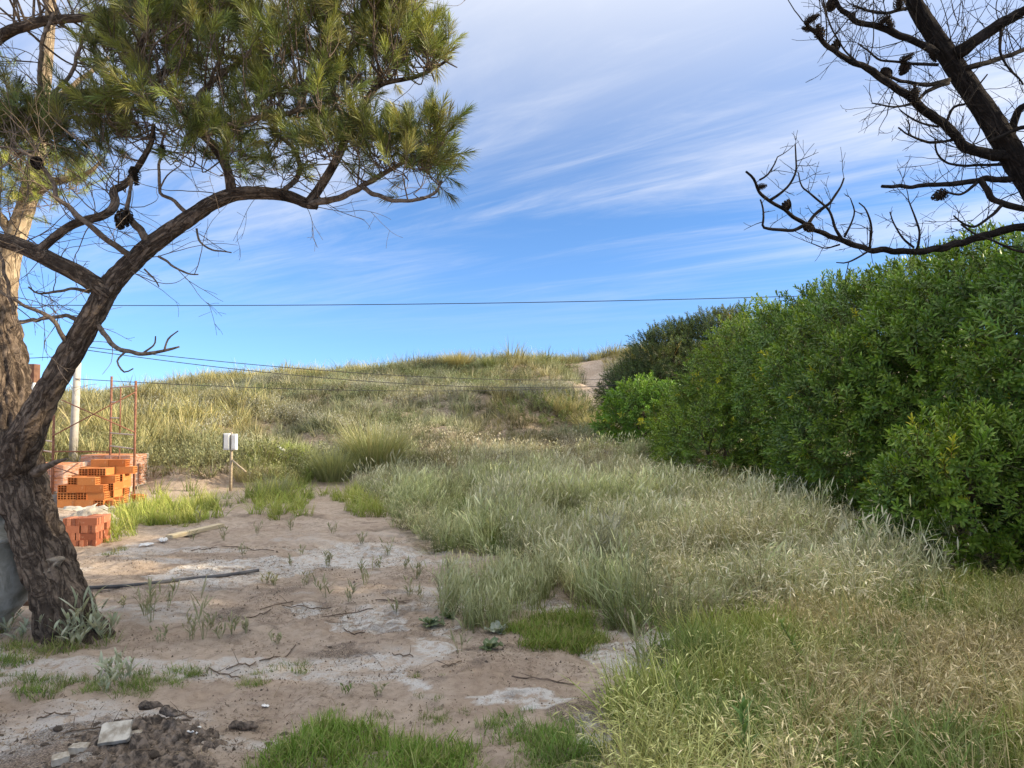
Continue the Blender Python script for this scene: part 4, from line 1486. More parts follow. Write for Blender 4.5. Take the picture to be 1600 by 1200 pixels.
# --- pine behind it, sunlight put into its bark and needle colours
pb = G(18, 868)
pine2 = empty('pine_tree', pb, 'pine behind the leaning pine, coloured paler as if sunlit', 'tree')
SK2 = []
add_limb(pine2, 'trunk', [(18, 880, 8.3, 24), (16, 800, 8.3, 21), (10, 650, 8.3, 19), (6, 520, 8.3, 18), (10, 430, 8.3, 17), (24, 370, 8.3, 15), (44, 310, 8.3, 13), (60, 230, 8.3, 11), (70, 130, 8.3, 9), (80, 0, 8.3, 7), (85, -120, 8.3, 4)],
         M_BARK_SUNLIT, 40, 0.04, True, 71, SK2, 0.014)
for k, pix in enumerate([[(24, 370, 8.3, 9), (-10, 330, 8.2, 7), (-60, 300, 8.1, 5)], [(44, 310, 8.3, 8), (80, 285, 8.0, 6), (130, 275, 7.9, 4), (160, 250, 7.9, 2)],
                         [(60, 230, 8.3, 7), (20, 190, 8.4, 5), (-40, 170, 8.5, 4)], [(66, 170, 8.3, 6), (120, 130, 8.5, 4), (170, 90, 8.6, 3)]]):
    add_limb(pine2, 'limb', pix, M_BARK_SUNLIT, 12, 0.04, False, 80 + k, SK2)
S2 = np.vstack(SK2)
S2 = S2[S2[:, 2] > 3.6]
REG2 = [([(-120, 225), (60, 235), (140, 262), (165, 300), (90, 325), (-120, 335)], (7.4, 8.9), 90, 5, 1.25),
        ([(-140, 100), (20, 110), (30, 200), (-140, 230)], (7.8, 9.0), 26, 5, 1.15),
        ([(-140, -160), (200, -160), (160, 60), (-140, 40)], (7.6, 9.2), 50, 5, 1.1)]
crown(pine2, REG2, S2, 2, NC * 1.15, per=50)  # needle colours lifted to look sunlit


# --- dead pine on the right
def Zp(x_, y_):
    return 1130 + x_ / 2.857, y_ / 2.857


def zl(pts, d0, d1, r0, r1):
    r0, r1 = r0 * 0.8, r1 * 0.75
    n_ = len(pts)
    return [(*Zp(*p), d0 + (d1 - d0) * k / (n_ - 1), r0 + (r1 - r0) * k / (n_ - 1)) for k, p in enumerate(pts)]


db = np.array([4.35, 4.75])
dead = empty('dead_pine_tree', (db[0], db[1], float(hgt(*db))), 'bare dead pine darkened to a silhouette, with cones on its crooked branches', 'tree')
SK3 = []
q0 = np.array([db[0], db[1], float(hgt(*db)) - 0.1])


def pix_of(p):
    v = p - CAMP
    zf = v @ FWD
    return 800 + F * (v @ RIGHT) / zf, 600 - F * (v @ UPV) / zf, v[1]


b0, b1_ = pix_of(q0), pix_of(q0 + np.array([-0.10, -0.02, 0.9]))
trunkp = [(*b0, 40), (*b1_, 32), (1655, 372, 4.62, 27)] + zl([(1420, 900), (1290, 690), (1180, 510), (1070, 350), (985, 220), (890, 80), (840, -10), (790, -140), (760, -300)], 4.6, 4.5, 24, 12)
add_limb(dead, 'trunk', trunkp, M_BARK_DEAD, 40, 0.025, True, 91, SK3, 0.016)
DL = [zl([(1050, 240), (1120, 190), (1240, 110), (1343, 40), (1450, -40)], 4.5, 4.3, 13, 9),
      zl([(1085, 310), (1190, 275), (1290, 240), (1400, 200)], 4.5, 4.6, 6, 4),
      zl([(1290, 700), (1180, 690), (1080, 650), (1000, 570), (900, 490), (800, 410), (700, 340), (600, 290), (520, 250), (455, 200), (400, 130), (370, 105)], 4.58, 4.2, 11, 3.5),
      zl([(960, 240), (880, 200), (790, 160), (700, 118), (600, 95), (530, 45), (495, 0), (460, -60)], 4.5, 4.4, 8, 4),
      zl([(1290, 800), (1180, 800), (1050, 815), (900, 830), (780, 835), (708, 826)], 4.6, 4.4, 6.5, 3.2),
      zl([(1480, 1000), (1400, 1005), (1343, 1015), (1240, 1030), (1100, 1075), (960, 1110), (860, 1125), (740, 1120), (640, 1115), (540, 1080), (450, 1045), (370, 1005), (300, 955), (220, 905), (160, 855), (135, 800), (100, 768)], 4.6, 4.0, 9, 2.2),
      zl([(370, 1005), (430, 940), (480, 900), (515, 850), (540, 795)], 4.05, 4.0, 4, 1.6),
      zl([(370, 1010), (290, 1030), (210, 1025), (175, 1005), (180, 930), (165, 890)], 4.05, 4.0, 4, 1.6),
      zl([(210, 890), (260, 860), (300, 820), (325, 760), (325, 700), (322, 642)], 4.03, 3.95, 3, 1.3),
      zl([(160, 805), (200, 780), (230, 730), (242, 700)], 4.02, 3.98, 2.2, 1.1),
      zl([(540, 1080), (500, 1010), (470, 940), (400, 875), (350, 830), (338, 770)], 4.1, 4.0, 3.2, 1.2),
      zl([(650, 1110), (660, 1020), (640, 940), (605, 905)], 4.15, 4.1, 2.6, 1.2),
      zl([(540, 1060), (570, 1000), (585, 940), (570, 885)], 4.1, 4.05, 2.4, 1.1),
      zl([(860, 1120), (880, 1070), (860, 980), (828, 895)], 4.25, 4.2, 3, 1.4),
      zl([(850, 1105), (800, 1060), (765, 1000), (745, 945)], 4.25, 4.2, 2.4, 1.2),
      zl([(1140, 800), (1200, 870), (1260, 910), (1343, 935), (1420, 950)], 4.5, 4.4, 6, 6),
      zl([(1250, 915), (1190, 970), (1120, 1015), (1060, 990), (1030, 960)], 4.45, 4.35, 3.4, 1.6),
      zl([(1060, 1000), (1130, 1050), (1220, 1085), (1343, 1130)], 4.35, 4.35, 2, 2.6),
      zl([(1130, 810), (1090, 850), (1040, 870), (1000, 860)], 4.5, 4.4, 3, 2),
      zl([(1020, 630), (920, 635), (850, 610), (780, 570)], 4.5, 4.4, 3, 1.6), zl([(825, 600), (832, 560), (815, 530)], 4.42, 4.4, 1.6, 1),
      zl([(960, 565), (880, 545), (820, 515), (788, 490)], 4.4, 4.35, 2.4, 1.3),
      zl([(835, 465), (760, 475), (665, 460)], 4.35, 4.3, 2.4, 1.4),
      zl([(1010, 355), (900, 378), (810, 365), (740, 340)], 4.5, 4.4, 4.5, 3),
      zl([(960, 285), (860, 285), (770, 280), (700, 270), (650, 230), (610, 200)], 4.5, 4.4, 3.4, 1.5),
      zl([(1010, 370), (930, 400), (880, 440), (850, 465)], 4.5, 4.4, 4.5, 2.5),
      zl([(820, 40), (720, 55), (640, 45), (580, 28)], 4.5, 4.4, 3.6, 2.2),
      zl([(1270, 735), (1150, 740), (1040, 735), (980, 715), (950, 670), (945, 620)], 4.6, 4.4, 3, 1.6),
      zl([(1290, 620), (1300, 560), (1320, 500), (1350, 470), (1420, 440)], 4.6, 4.5, 8, 6),
      zl([(1180, 635), (1260, 600), (1330, 570), (1400, 560)], 4.5, 4.4, 4, 4),
      zl([(1240, 130), (1235, 220), (1270, 300), (1340, 380)], 4.4, 4.4, 3, 2),
      zl([(990, 560), (1030, 480), (1090, 460), (1130, 400), (1180, 330)], 4.4, 4.3, 3, 1.4),
      zl([(610, 285), (560, 240), (510, 170), (470, 90), (445, 0)], 4.25, 4.3, 2, 1.4),
      zl([(660, 1115), (560, 1170), (505, 1172)], 4.15, 4.1, 2, 1),
      zl([(520, 1090), (460, 1110), (395, 1085)], 4.1, 4.05, 1.8, 0.9)]
for k, pix in enumerate(DL):
    add_limb(dead, 'branch', pix, M_BARK_DEAD if pix[0][3] > 6 else M_TWIG_DEAD, 12 if pix[0][3] > 6 else 7, 0.025, False, 120 + k, SK3)
S3 = np.vstack(SK3)
S3 = S3[(S3[:, 3] < 0.05) & (S3[:, 2] > 2.3)]
tw = MB()
for k in range(330):
    s = S3[rng.integers(0, len(S3))]
    far_ = np.hypot(s[0] - 1.9, 0) < 0.8 and s[2] < 3.1
    L = U(0.06, 0.20, 1)[0] if far_ else U(0.10, 0.42, 1)[0]
    d = rng.normal(0, 0.8, 3) + np.array([-0.2, 0, 0.55])
    wild_twig(tw, s[:3], d, L, U(0.0016, 0.0030, 1)[0], 1, 1.2, 0.9, kink=0.35)
# many fine twigs in the crown beyond the trunk
for k in range(70):
    s0 = np.vstack(SK3[:5])
    s = s0[rng.integers(0, len(s0))]
    if s[2] < 3.0:
        continue
    wild_twig(tw, s[:3], rng.normal(0, 1, 3) + np.array([0.3, 0, 0.6]), U(0.3, 0.7, 1)[0], 0.004, 2, 1.0, 0.7)
o = put_child(tw.obj('bare_twigs', M_TWIG_DEAD), dead)
o['kind'] = 'stuff'
for (zx, zy, dd, s) in ((490, 10, 4.4, 1.1), (365, 110, 4.2, 0.95), (405, 130, 4.2, 0.65), (455, 180, 4.22, 1.0), (490, 270, 4.25, 0.85), (552, 103, 4.4, 0.6), (708, 112, 4.4, 0.95), (770, 170, 4.4, 0.95),
                        (825, 205, 4.4, 0.95), (865, 235, 4.4, 1.05), (740, 315, 4.35, 1.05), (905, 465, 4.35, 1.3), (1000, 875, 4.4, 1.1), (310, 935, 4.03, 0.85), (378, 1045, 4.05, 0.85), (150, 848, 4.02, 0.6), (785, 25, 4.45, 1.15), (965, 180, 4.4, 1.0)):
    px, py = Zp(zx, zy)
    cone_at(dead, P(px, py, dd), (rng.normal(0, 0.6), rng.normal(0, 0.6), rng.normal(0.1, 0.7)), s * 0.85, np.vstack(SK3))


# ------------------------------------------------------------------ building site
M_RUST = simple_mat('rusty_steel', (0.20, 0.085, 0.05), (0.34, 0.17, 0.11), 25, 0.75, 0.3, 0.3)
M_RUST_PALE = simple_mat('pale_steel', (0.42, 0.31, 0.24), (0.55, 0.46, 0.38), 25, 0.8, 0.3)  # paler steel tone for the rungs
M_CONC = simple_mat('pole_concrete', (0.40, 0.37, 0.32), (0.52, 0.49, 0.43), 9, 0.9, 0.2, bstr=0.25, bdist=0.004)
M_WIRE = simple_mat('wire_sheath', (0.02, 0.02, 0.022), (0.035, 0.035, 0.04), 10, 0.6, 0.3)
M_WHITE = simple_mat('white_plastic', (0.72, 0.71, 0.66), (0.82, 0.81, 0.77), 12, 0.5, 0.4, bstr=0.05)
M_DARKBOX = simple_mat('near_black', (0.03, 0.03, 0.03), (0.05, 0.05, 0.05), 12, 0.8)
M_WOOD = simple_mat('grey_wood', (0.30, 0.24, 0.17), (0.46, 0.38, 0.27), 6, 0.85, 0.2, bstr=0.4, bdist=0.004, stretch=(1, 1, 12))
M_PLANK = simple_mat('pale_plank', (0.50, 0.41, 0.26), (0.64, 0.54, 0.36), 5, 0.8, 0.2, bstr=0.4, bdist=0.004, stretch=(1, 14, 14))
M_PIPE = simple_mat('black_pipe', (0.06, 0.06, 0.065), (0.11, 0.11, 0.115), 12, 0.55, 0.4, bstr=0.1)


def brick_mat(name, a_, b_, dust):
    m, t, out = new_mat(name)
    v = obj_coord(t)
    r_ = geo_rand(t)
    col = t.mix(r_, a_, b_)
    n1_ = t.noise(v, 16, 6, 0.65, 0.3)
    col = t.mix(t.ramp(n1_, 0.52, 0.75, 0, 0.55), col, dust)
    col = t.mix(t.ramp(t.noise(v, 60, 3, 0.6), 0.3, 0.5, 0.25, 0.0), col, (0.20, 0.07, 0.03))
    principled(t, out, col, 0.9, 0.15, 0, t.noise(v, 90, 4, 0.7), 0.4, 0.004)
    return m


M_HOLLOW = brick_mat('orange_clay', (0.46, 0.145, 0.042), (0.64, 0.26, 0.085), (0.66, 0.38, 0.21))
M_SOLID = brick_mat('red_clay', (0.27, 0.085, 0.045), (0.56, 0.23, 0.13), (0.58, 0.36, 0.25))
M_CLAYPALE = brick_mat('pink_clay', (0.52, 0.20, 0.08), (0.60, 0.26, 0.12), (0.68, 0.42, 0.27))


def hollow_brick_mesh(name, W, L, H, cols, rows, mat, wall=0.011, depth=0.07):
    """clay block with real cells in both ends; long axis = local y"""
    mb = MB()
    xs = [-W / 2]
    cw = (W - wall * (cols + 1)) / cols
    for k in range(cols):
        xs += [xs[-1] + wall, xs[-1] + wall + cw]
    xs.append(W / 2)
    zs = [0.0]
    ch = (H - wall * (rows + 1)) / rows
    for k in range(rows):
        zs += [zs[-1] + wall, zs[-1] + wall + ch]
    zs.append(H)
    for sy in (-1, 1):
        yf, yb = sy * L / 2, sy * (L / 2 - depth)
        for i in range(len(xs) - 1):
            for j in range(len(zs) - 1):
                a_, b_, c_, d_ = xs[i], xs[i + 1], zs[j], zs[j + 1]
                fr = [(a_, yf, c_), (b_, yf, c_), (b_, yf, d_), (a_, yf, d_)]
                if i % 2 == 1 and j % 2 == 1:
                    bk = [(p[0], yb, p[2]) for p in fr]
                    mb.add(np.array(fr + bk), [[0, 1, 5, 4], [1, 2, 6, 5], [2, 3, 7, 6], [3, 0, 4, 7], [4, 5, 6, 7]])
                else:
                    mb.add(np.array(fr), [[0, 1, 2, 3]])
    h_ = L / 2
    w_ = W / 2
    mb.add(np.array([(-w_, -h_, 0), (w_, -h_, 0), (w_, h_, 0), (-w_, h_, 0), (-w_, -h_, H), (w_, -h_, H), (w_, h_, H), (-w_, h_, H)]),
           [[0, 3, 2, 1], [4, 5, 6, 7], [0, 4, 7, 3], [1, 2, 6, 5]])
    return mb.mesh(name, mat, False, False)


HB_W, HB_L, HB_H = 0.15, 0.29, 0.12
HB = hollow_brick_mesh('hollow_brick', HB_W, HB_L, HB_H, 3, 3, M_HOLLOW)


def place(name, me, loc, rz, label=None, cat=None, group=None, parent=None, rx=0.0, ry=0.0):
    o = bpy.data.objects.new(name, me)
    COL.objects.link(o)
    o.location = [float(c) for c in loc]
    o.rotation_euler = (rx, ry, rz)
    if parent:
        bpy.context.view_layer.update()
        put_child(o, parent)
    return tag(o, label, cat, group)


# stacked hollow bricks: (row, course) heights step up towards the back and down to the right
SX, SY = P(97, 793, 11.9)[0] - 0.12, 11.95
RZ0 = 0.03
sz0 = float(hgt(SX + 0.4, SY + 0.3)) - 0.01
cr, sr = math.cos(RZ0), math.sin(RZ0)


def stack_loc(u, v_, z):
    return (SX + u * cr - v_ * sr, SY + u * sr + v_ * cr, z)


ORD = ('bottom', 'second', 'third', 'fourth', 'fifth', 'sixth')
ROWS = [[3, 4, 4, 3, 2], [4, 5, 5, 5, 4], [5, 6, 6, 6, 5]]
for r_, hs_ in enumerate(ROWS):
    for c_ in range(max(hs_)):
        u = 0.0
        k = 0
        umax = 0.80
        while u < umax - 0.1:
            endon = (_h(np.array(k + 3 * c_), np.array(r_), np.array(c_), 17) > 0.5)
            wd = HB_W + 0.006 if endon else HB_L + 0.006
            if u + wd > umax + 0.12:
                endon, wd = True, HB_W + 0.006
            hcol = hs_[min(len(hs_) - 1, int((u + wd * 0.5) / umax * len(hs_)))]
            if c_ < hcol:
                j = rng.normal(0, 0.006, 2)
                v0 = r_ * 0.305 + (0.0 if endon else -0.07 if r_ == 0 else 0.0)
                place('hollow_brick', HB, stack_loc(u + wd / 2 + j[0], v0 + 0.15 + j[1], sz0 + c_ * (HB_H + 0.002)), RZ0 + (0 if endon else math.pi / 2) + rng.normal(0, 0.012),
                      'hollow orange brick, %s, %s course, %s row of the stepped stack' % ('cells outwards' if endon else 'laid lengthwise', ORD[c_], ('front', 'middle', 'back')[r_]), 'brick', 'hollow bricks of the stepped orange stack')
            u += wd
            k += 1
# a few loose hollow bricks beside the stack
for (px, py, rz, rx, lab) in ((216, 783, 0.9, 0.0, 'loose hollow brick on the sand at the foot of the scaffold post'), (172, 792, 1.2, 0.0, 'loose hollow brick lying against the right end of the stepped stack'),
                              (184, 788, 0.3, 0.0, 'loose hollow brick between the stepped stack and the scaffold post')):
    g = G(px, py)
    place('hollow_brick', HB, (g[0], g[1], g[2] - 0.005), rz, lab, 'brick')

# stacked solid bricks in front
BR_L, BR_H, BR_W = 0.186, 0.085, 0.041
mb = MB()
box(mb, 0, 0, BR_H / 2, BR_W, BR_L, BR_H)
BRM = mb.mesh('solid_brick', M_SOLID, False, False)
g0 = G(99, 856)
QX, QY = g0[0] - 0.24, g0[1] + 0.02
qz = float(hgt(QX + 0.3, QY + 0.2)) - 0.015
qr = 0.10
cr2, sr2 = math.cos(qr), math.sin(qr)
UNIT = 0.194
for c_ in range(4):
    for i in range(3):
        for r_ in range(2):
            if c_ == 3 and (i == 0 or (i == 1 and r_ == 1)):
                continue
            turned = (i + c_ + r_) % 2
            for k in range(4):
                off = (k - 1.5) * (BR_W + 0.007)
                u = i * UNIT + UNIT / 2 + (0 if turned else off)
                v_ = r_ * UNIT + UNIT / 2 + (off if turned else 0)
                jj = rng.normal(0, 0.005, 2)
                place('brick', BRM, (QX + (u + jj[0]) * cr2 - (v_ + jj[1]) * sr2, QY + (u + jj[0]) * sr2 + (v_ + jj[1]) * cr2, qz + c_ * (BR_H + 0.001)),
                      qr + (math.pi / 2 if turned else 0) + rng.normal(0, 0.015), 'solid red brick, %s, %s course, %s half of the low stack' % ('side outwards' if turned else 'end outwards', ORD[c_], ('front', 'back')[r_]), 'brick', 'solid red bricks of the low stack')

# wrapped pallets of bricks further back
m, t, out = new_mat('stretch_film')
tb = t.new('ShaderNodeBsdfTransparent')
pbsdf = t.new('ShaderNodeBsdfPrincipled')
pbsdf.inputs['Base Color'].default_value = (0.85, 0.83, 0.80, 1)
pbsdf.inputs['Roughness'].default_value = 0.3
mx = t.new('ShaderNodeMixShader')
t.put(mx.inputs[0], t.ramp(t.noise(t.mapping(obj_coord(t), scale=(1, 1, 5)), 6, 5, 0.6, 0.8), 0.35, 0.75, 0.04, 0.38))
t.l.new(tb.outputs[0], mx.inputs[1])
t.l.new(pbsdf.outputs[0], mx.inputs[2])
t.l.new(mx.outputs[0], out.inputs[0])
M_FILM = m
HBP = hollow_brick_mesh('pallet_brick', 0.136, 0.236, 0.112, 3, 3, M_CLAYPALE)


def pallet(x0, y0, nx_, ny_, nz_, rz, label):
    z0 = float(hgt(x0, y0))
    root = empty('brick_pallet', (x0, y0, z0), label, 'pallet', rz=rz)
    mb = MB()
    Wd, Dd = nx_ * 0.25, ny_ * 0.15
    for k in range(5):
        box(mb, -Wd / 2 + Wd * (k + 0.5) / 5, 0, 0.085, Wd / 5 * 0.7, Dd, 0.02)
    for k in (-1, 0, 1):
        box(mb, 0, k * Dd * 0.42, 0.03, Wd, 0.08, 0.085)
    o = mb.obj('pallet_base', M_WOOD, root, False)
    for c_ in range(nz_):
        for i in range(nx_):
            for j in range(ny_):
                if 0 < j < ny_ - 1 and c_ < nz_ - 1 and 0 < i < nx_ - 1:
                    continue
                o = bpy.data.objects.new('brick', HBP)
                COL.objects.link(o)
                o.parent = root
                o.location = (-Wd / 2 + (i + 0.5) * 0.25, -Dd / 2 + (j + 0.5) * 0.15, 0.098 + c_ * 0.12)
                o.rotation_euler = (0, 0, math.pi / 2 * (1 if (c_ // 2) % 2 == 0 else 1))
    mb = MB()
    Hh = nz_ * 0.12
    nlev = 14
    ncirc = 60
    V = []
    for a_ in range(nlev + 1):
        for b_ in range(ncirc):
            q = 4 * b_ / ncirc
            e_ = int(q)
            f_ = q - e_
            cs = [(-1, -1), (1, -1), (1, 1), (-1, 1)]
            p1, p2 = cs[e_], cs[(e_ + 1) % 4]
            xx = p1[0] + (p2[0] - p1[0]) * f_
            yy = p1[1] + (p2[1] - p1[1]) * f_
            wv = 0.012 + 0.012 * float(vn(q * 3.0, a_ * 0.6, 0, 5))
            V.append((xx * (Wd / 2 + wv), yy * (Dd / 2 + wv), 0.07 + (Hh + 0.03) * a_ / nlev))
    ia = np.arange(nlev)[:, None] * ncirc
    jb = np.arange(ncirc)[None]
    mb.add(np.array(V), np.stack([ia + jb, ia + (jb + 1) % ncirc, ia + ncirc + (jb + 1) % ncirc, ia + ncirc + jb], -1).reshape(-1, 4))
    mb.obj('film_wrap', M_FILM, root)
    return root


pallet(P(84, 745, 13.6)[0], 13.6, 3, 5, 4, 0.06, 'film wrapped pallet of pink hollow bricks behind the stepped stack')
pallet(P(178, 760, 14.55)[0], 14.55, 4, 4, 5, -0.05, 'film wrapped pallet of hollow bricks behind the right scaffold frame')

# heap of sand and mortar with torn sacks between the two stacks
m_heap = simple_mat('mortar_heap', (0.33, 0.28, 0.22), (0.52, 0.46, 0.38), 9, 0.95, 0.1, bstr=0.8, bdist=0.03, bscale=25)


def mound(name, cx, cy, rx, ry, h_, mat, label, cat, seed, n=46, rough=0.25, freq=6.0):
    mb = MB()
    ax = np.linspace(-1, 1, n)
    A_, B_ = np.meshgrid(ax, ax)
    x_, y_ = cx + A_ * rx, cy + B_ * ry
    rr_ = np.sqrt(A_ ** 2 + B_ ** 2) * (1 + 0.25 * (fbm(A_ * 2.0, B_ * 2.0, 0, seed, 2) - 0.5))
    prof = np.clip(1 - rr_ ** 1.6, -0.35, 1)
    z_ = hgt(x_, y_) - 0.02 + h_ * prof * (1 - rough + rough * 2 * fbm(x_ * freq, y_ * freq, 0, seed + 3, 4)) + np.where(prof > 0, h_ * 0.8 * rough * (fbm(x_ * freq * 3, y_ * freq * 3, 0, seed + 7, 3) - 0.5), -0.05)
    ii_ = np.arange(n - 1)[:, None] * n + np.arange(n - 1)[None]
    mb.add(np.stack([x_ - cx, y_ - cy, z_], -1).reshape(-1, 3), np.stack([ii_, ii_ + 1, ii_ + n + 1, ii_ + n], -1).reshape(-1, 4))
    o = mb.obj(name, mat)
    o.location = (cx, cy, 0)
    return tag(o, label, cat)


hp = G(128, 826)
mound('mortar_heap', hp[0] - 0.05, hp[1] + 0.25, 0.58, 0.36, 0.24, m_heap, 'pale heap of sand and mortar between the two brick stacks', 'heap', 5)
hp2 = G(-20, 850)
mound('sand_heap', hp2[0] - 0.6, hp2[1] + 0.6, 1.0, 0.7, 0.42, simple_mat('pale_sand', (0.60, 0.52, 0.40), (0.70, 0.62, 0.50), 8, 0.95, 0.1), 'bright sand heap behind the metal drum', 'heap', 9)
M_SACK = simple_mat('torn_sack', (0.42, 0.37, 0.29), (0.60, 0.55, 0.46), 6, 0.8, 0.2, bstr=0.5, bdist=0.01)


def scrap(name, px, py, w_, d_, h_, mat, label, cat, seed, rz=0.0, lift=0.0):
    g = G(px, py)
    n = 12
    mb = MB()
    ax = np.linspace(-0.5, 0.5, n)
    A_, B_ = np.meshgrid(ax, ax)
    e_ = 0.12 * (vn(A_ * 6 + 3, B_ * 6, 0, seed) - 0.5)
    X_, Y_ = (A_ + e_) * w_, (B_ + 0.12 * (vn(A_ * 6, B_ * 6 + 5, 0, seed + 2) - 0.5)) * d_
    Z_ = h_ * fbm(A_ * 4 + 9, B_ * 4, 0, seed + 4, 3) + 0.002 + lift
    X2, Y2 = X_ * math.cos(rz) - Y_ * math.sin(rz), X_ * math.sin(rz) + Y_ * math.cos(rz)
    Z_ = Z_ + hgt(g[0] + X2, g[1] + Y2) - float(hgt(g[0], g[1]))
    top = np.stack([X2, Y2, Z_], -1).reshape(-1, 3)
    ii_ = (np.arange(n - 1)[:, None] * n + np.arange(n - 1)[None])
    mb.add(top, np.stack([ii_, ii_ + 1, ii_ + n + 1, ii_ + n], -1).reshape(-1, 4))
    o = mb.obj(name, mat)
    o.location = (g[0], g[1], float(hgt(g[0], g[1])))
    sol = o.modifiers.new('thick', 'SOLIDIFY')
    sol.thickness = 0.003
    return tag(o, label, cat)


scrap('torn_sack', 122, 812, 0.40, 0.30, 0.10, M_SACK, 'crumpled pale torn sack lying on the mortar heap', 'sack', 3, 0.3, 0.10)
scrap('torn_sack', 158, 806, 0.36, 0.24, 0.09, M_SACK, 'torn sack hanging over the right edge of the mortar heap', 'sack', 8, -0.4, 0.08)

# scaffold
sb = G(209, 781)
scaf = empty('scaffold', (sb[0] - 0.9, sb[1] + 0.7, float(hgt(sb[0], sb[1]))), 'rusty tube scaffold of two ladder frames with crossed braces over the bricks', 'scaffold')


def pole_part(name, p1, p2, r, mat, parent, n=8):
    mb = MB()
    tube(mb, np.array([p1, (np.array(p1) + np.array(p2)) / 2, p2]), r, n)
    return put_child(mb.obj(name, mat), parent)


A1 = np.array([sb[0], sb[1], 0.0])                      # near post of the right frame
A2 = P(171, 768, 14.25)
A2[2] = 0.0
A1[2], A2[2] = float(hgt(*A1[:2])) - 0.02, float(hgt(*A2[:2])) - 0.02
shift = np.array([-1.52, 0.10, 0.0])
B1, B2 = A1 + shift, A2 + shift
B1[2], B2[2] = float(hgt(*B1[:2])) - 0.02, float(hgt(*B2[:2])) - 0.02
Z = np.array([0, 0, 1.0])


def zpx(py, pt):
    return P(800, py, pt[1])[2]


H1, H2 = zpx(595, A1), zpx(588, A2)
pole_part('post', A1, [*A1[:2], H1], 0.022, M_RUST, scaf)
pole_part('post', A2, [*A2[:2], H2], 0.022, M_RUST, scaf)
pole_part('post', B1, [*B1[:2], zpx(648, B1)], 0.022, M_RUST, scaf)
pole_part('post', B2, [*B2[:2], zpx(650, B2)], 0.022, M_RUST, scaf)
I1 = A2 + (A1 - A2) * 0.40
for za, zb in ((zpx(604, I1), zpx(678, I1)), (zpx(700, I1), zpx(772, I1))):
    pole_part('ladder_rail', [*I1[:2], za], [*I1[:2], zb], 0.013, M_RUST, scaf)


def rung(a_, b_, z_, mat=M_RUST_PALE, r=0.013):
    pole_part('rung', [a_[0], a_[1], z_], [b_[0], b_[1], z_], r, mat, scaf)


mid = (A1 + A2) / 2
for py in (604.5, 678, 699, 772):
    rung(A1, A2, zpx(py, mid))
for py in (628, 653, 725):
    rung(I1, A2, zpx(py, (I1 + A2) / 2))
for py in (688, 704):
    rung(B1, B2, zpx(py, (B1 + B2) / 2))


def brace(a_, pya, b_, pyb):
    pole_part('cross_brace', [a_[0], a_[1] - 0.03, zpx(pya, a_)], [b_[0], b_[1] - 0.03, zpx(pyb, b_)], 0.011, M_RUST, scaf)


brace(A1, 613, B1, 681)
brace(A1, 675, B1 + np.array([0.15, 0, 0]), 625)
brace(A1, 770, B1, 728)
pole_part('ledger', [A2[0], A2[1], zpx(706, A2)], [B2[0], B2[1], zpx(705, B2)], 0.014, M_RUST, scaf)

# concrete service pole, wires and the ends that carry them


def utility_pole(x_, y_, top, r0, r1, label, lean=0.0):
    z0 = float(hgt(x_, y_)) - 0.1
    root = empty('utility_pole', (x_, y_, z0), label, 'pole')
    mb = MB()
    tube(mb, np.array([[x_, y_, z0], [x_ + lean / 2, y_, (z0 + top) / 2], [x_ + lean, y_, top]]), [r0, (r0 + r1) / 2, r1], 16)
    put_child(mb.obj('shaft', M_CONC), root)
    mb = MB()
    box(mb, x_ + lean, y_ - r1 - 0.02, top - 0.12, 0.06, 0.06, 0.10)
    put_child(mb.obj('wire_bracket', M_RUST, smooth=False), root)
    return np.array([x_ + lean, y_ - r1 - 0.04, top - 0.10])


pp = P(113, 740, 15.0)
ptop = P(123, 533, 15.0)
w0 = utility_pole(pp[0], 15.0, ptop[2], 0.085, 0.062, 'short pale concrete pole standing behind the scaffold', ptop[0] - pp[0])
e1 = utility_pole(9.0, 28.0, P(1040, 577, 27.0)[2] + 0.15, 0.08, 0.07, 'concrete pole hidden behind the dark olive shrub on the dune')
lp = utility_pole(-25.0, 26.0, P(800, 480, 26.0)[2] + 0.25, 0.11, 0.08, 'tall concrete pole carrying the high cable beyond the leaning pine')
rp = utility_pole(27.0, 26.0, P(800, 440, 26.0)[2] + 0.25, 0.11, 0.08, 'tall concrete pole carrying the high cable beyond the evergreen thicket')


def wire(name, a_, b_, sag, r, label):
    t_ = np.linspace(0, 1, 60)[:, None]
    p = np.array(a_)[None] * (1 - t_) + np.array(b_)[None] * t_
    p[:, 2] -= 4 * sag * (t_ * (1 - t_))[:, 0]
    mb = MB()
    tube(mb, p, r, 6)
    return tag(mb.obj(name, M_WIRE), label, 'wire')


wire('power_cable', lp, rp, 0.45, 0.014, 'single high black cable crossing the whole sky above the dune')
wire('service_wire', w0, e1, 0.55, 0.009, 'upper wire of the pair running from the short pole across the dune')
wire('service_wire', w0 - np.array([0, 0, 0.06]), e1 - np.array([0, 0, 0.05]), 0.72, 0.009, 'lower wire of the close pair running from the short pole across the dune')
wire('service_wire', w0 - np.array([0, 0, 0.68]), e1 - np.array([0, 0, 0.12]), 0.45, 0.008, 'lowest thin wire crossing the dune crest behind the scaffold')
bx_ = P(60, 560, 16.5)
wire('service_wire', w0 - np.array([0, 0, 0.2]), (bx_[0] - 4, 17.0, 2.9), 0.1, 0.008, 'thin wire from the short pole to the left past the brown pillar')

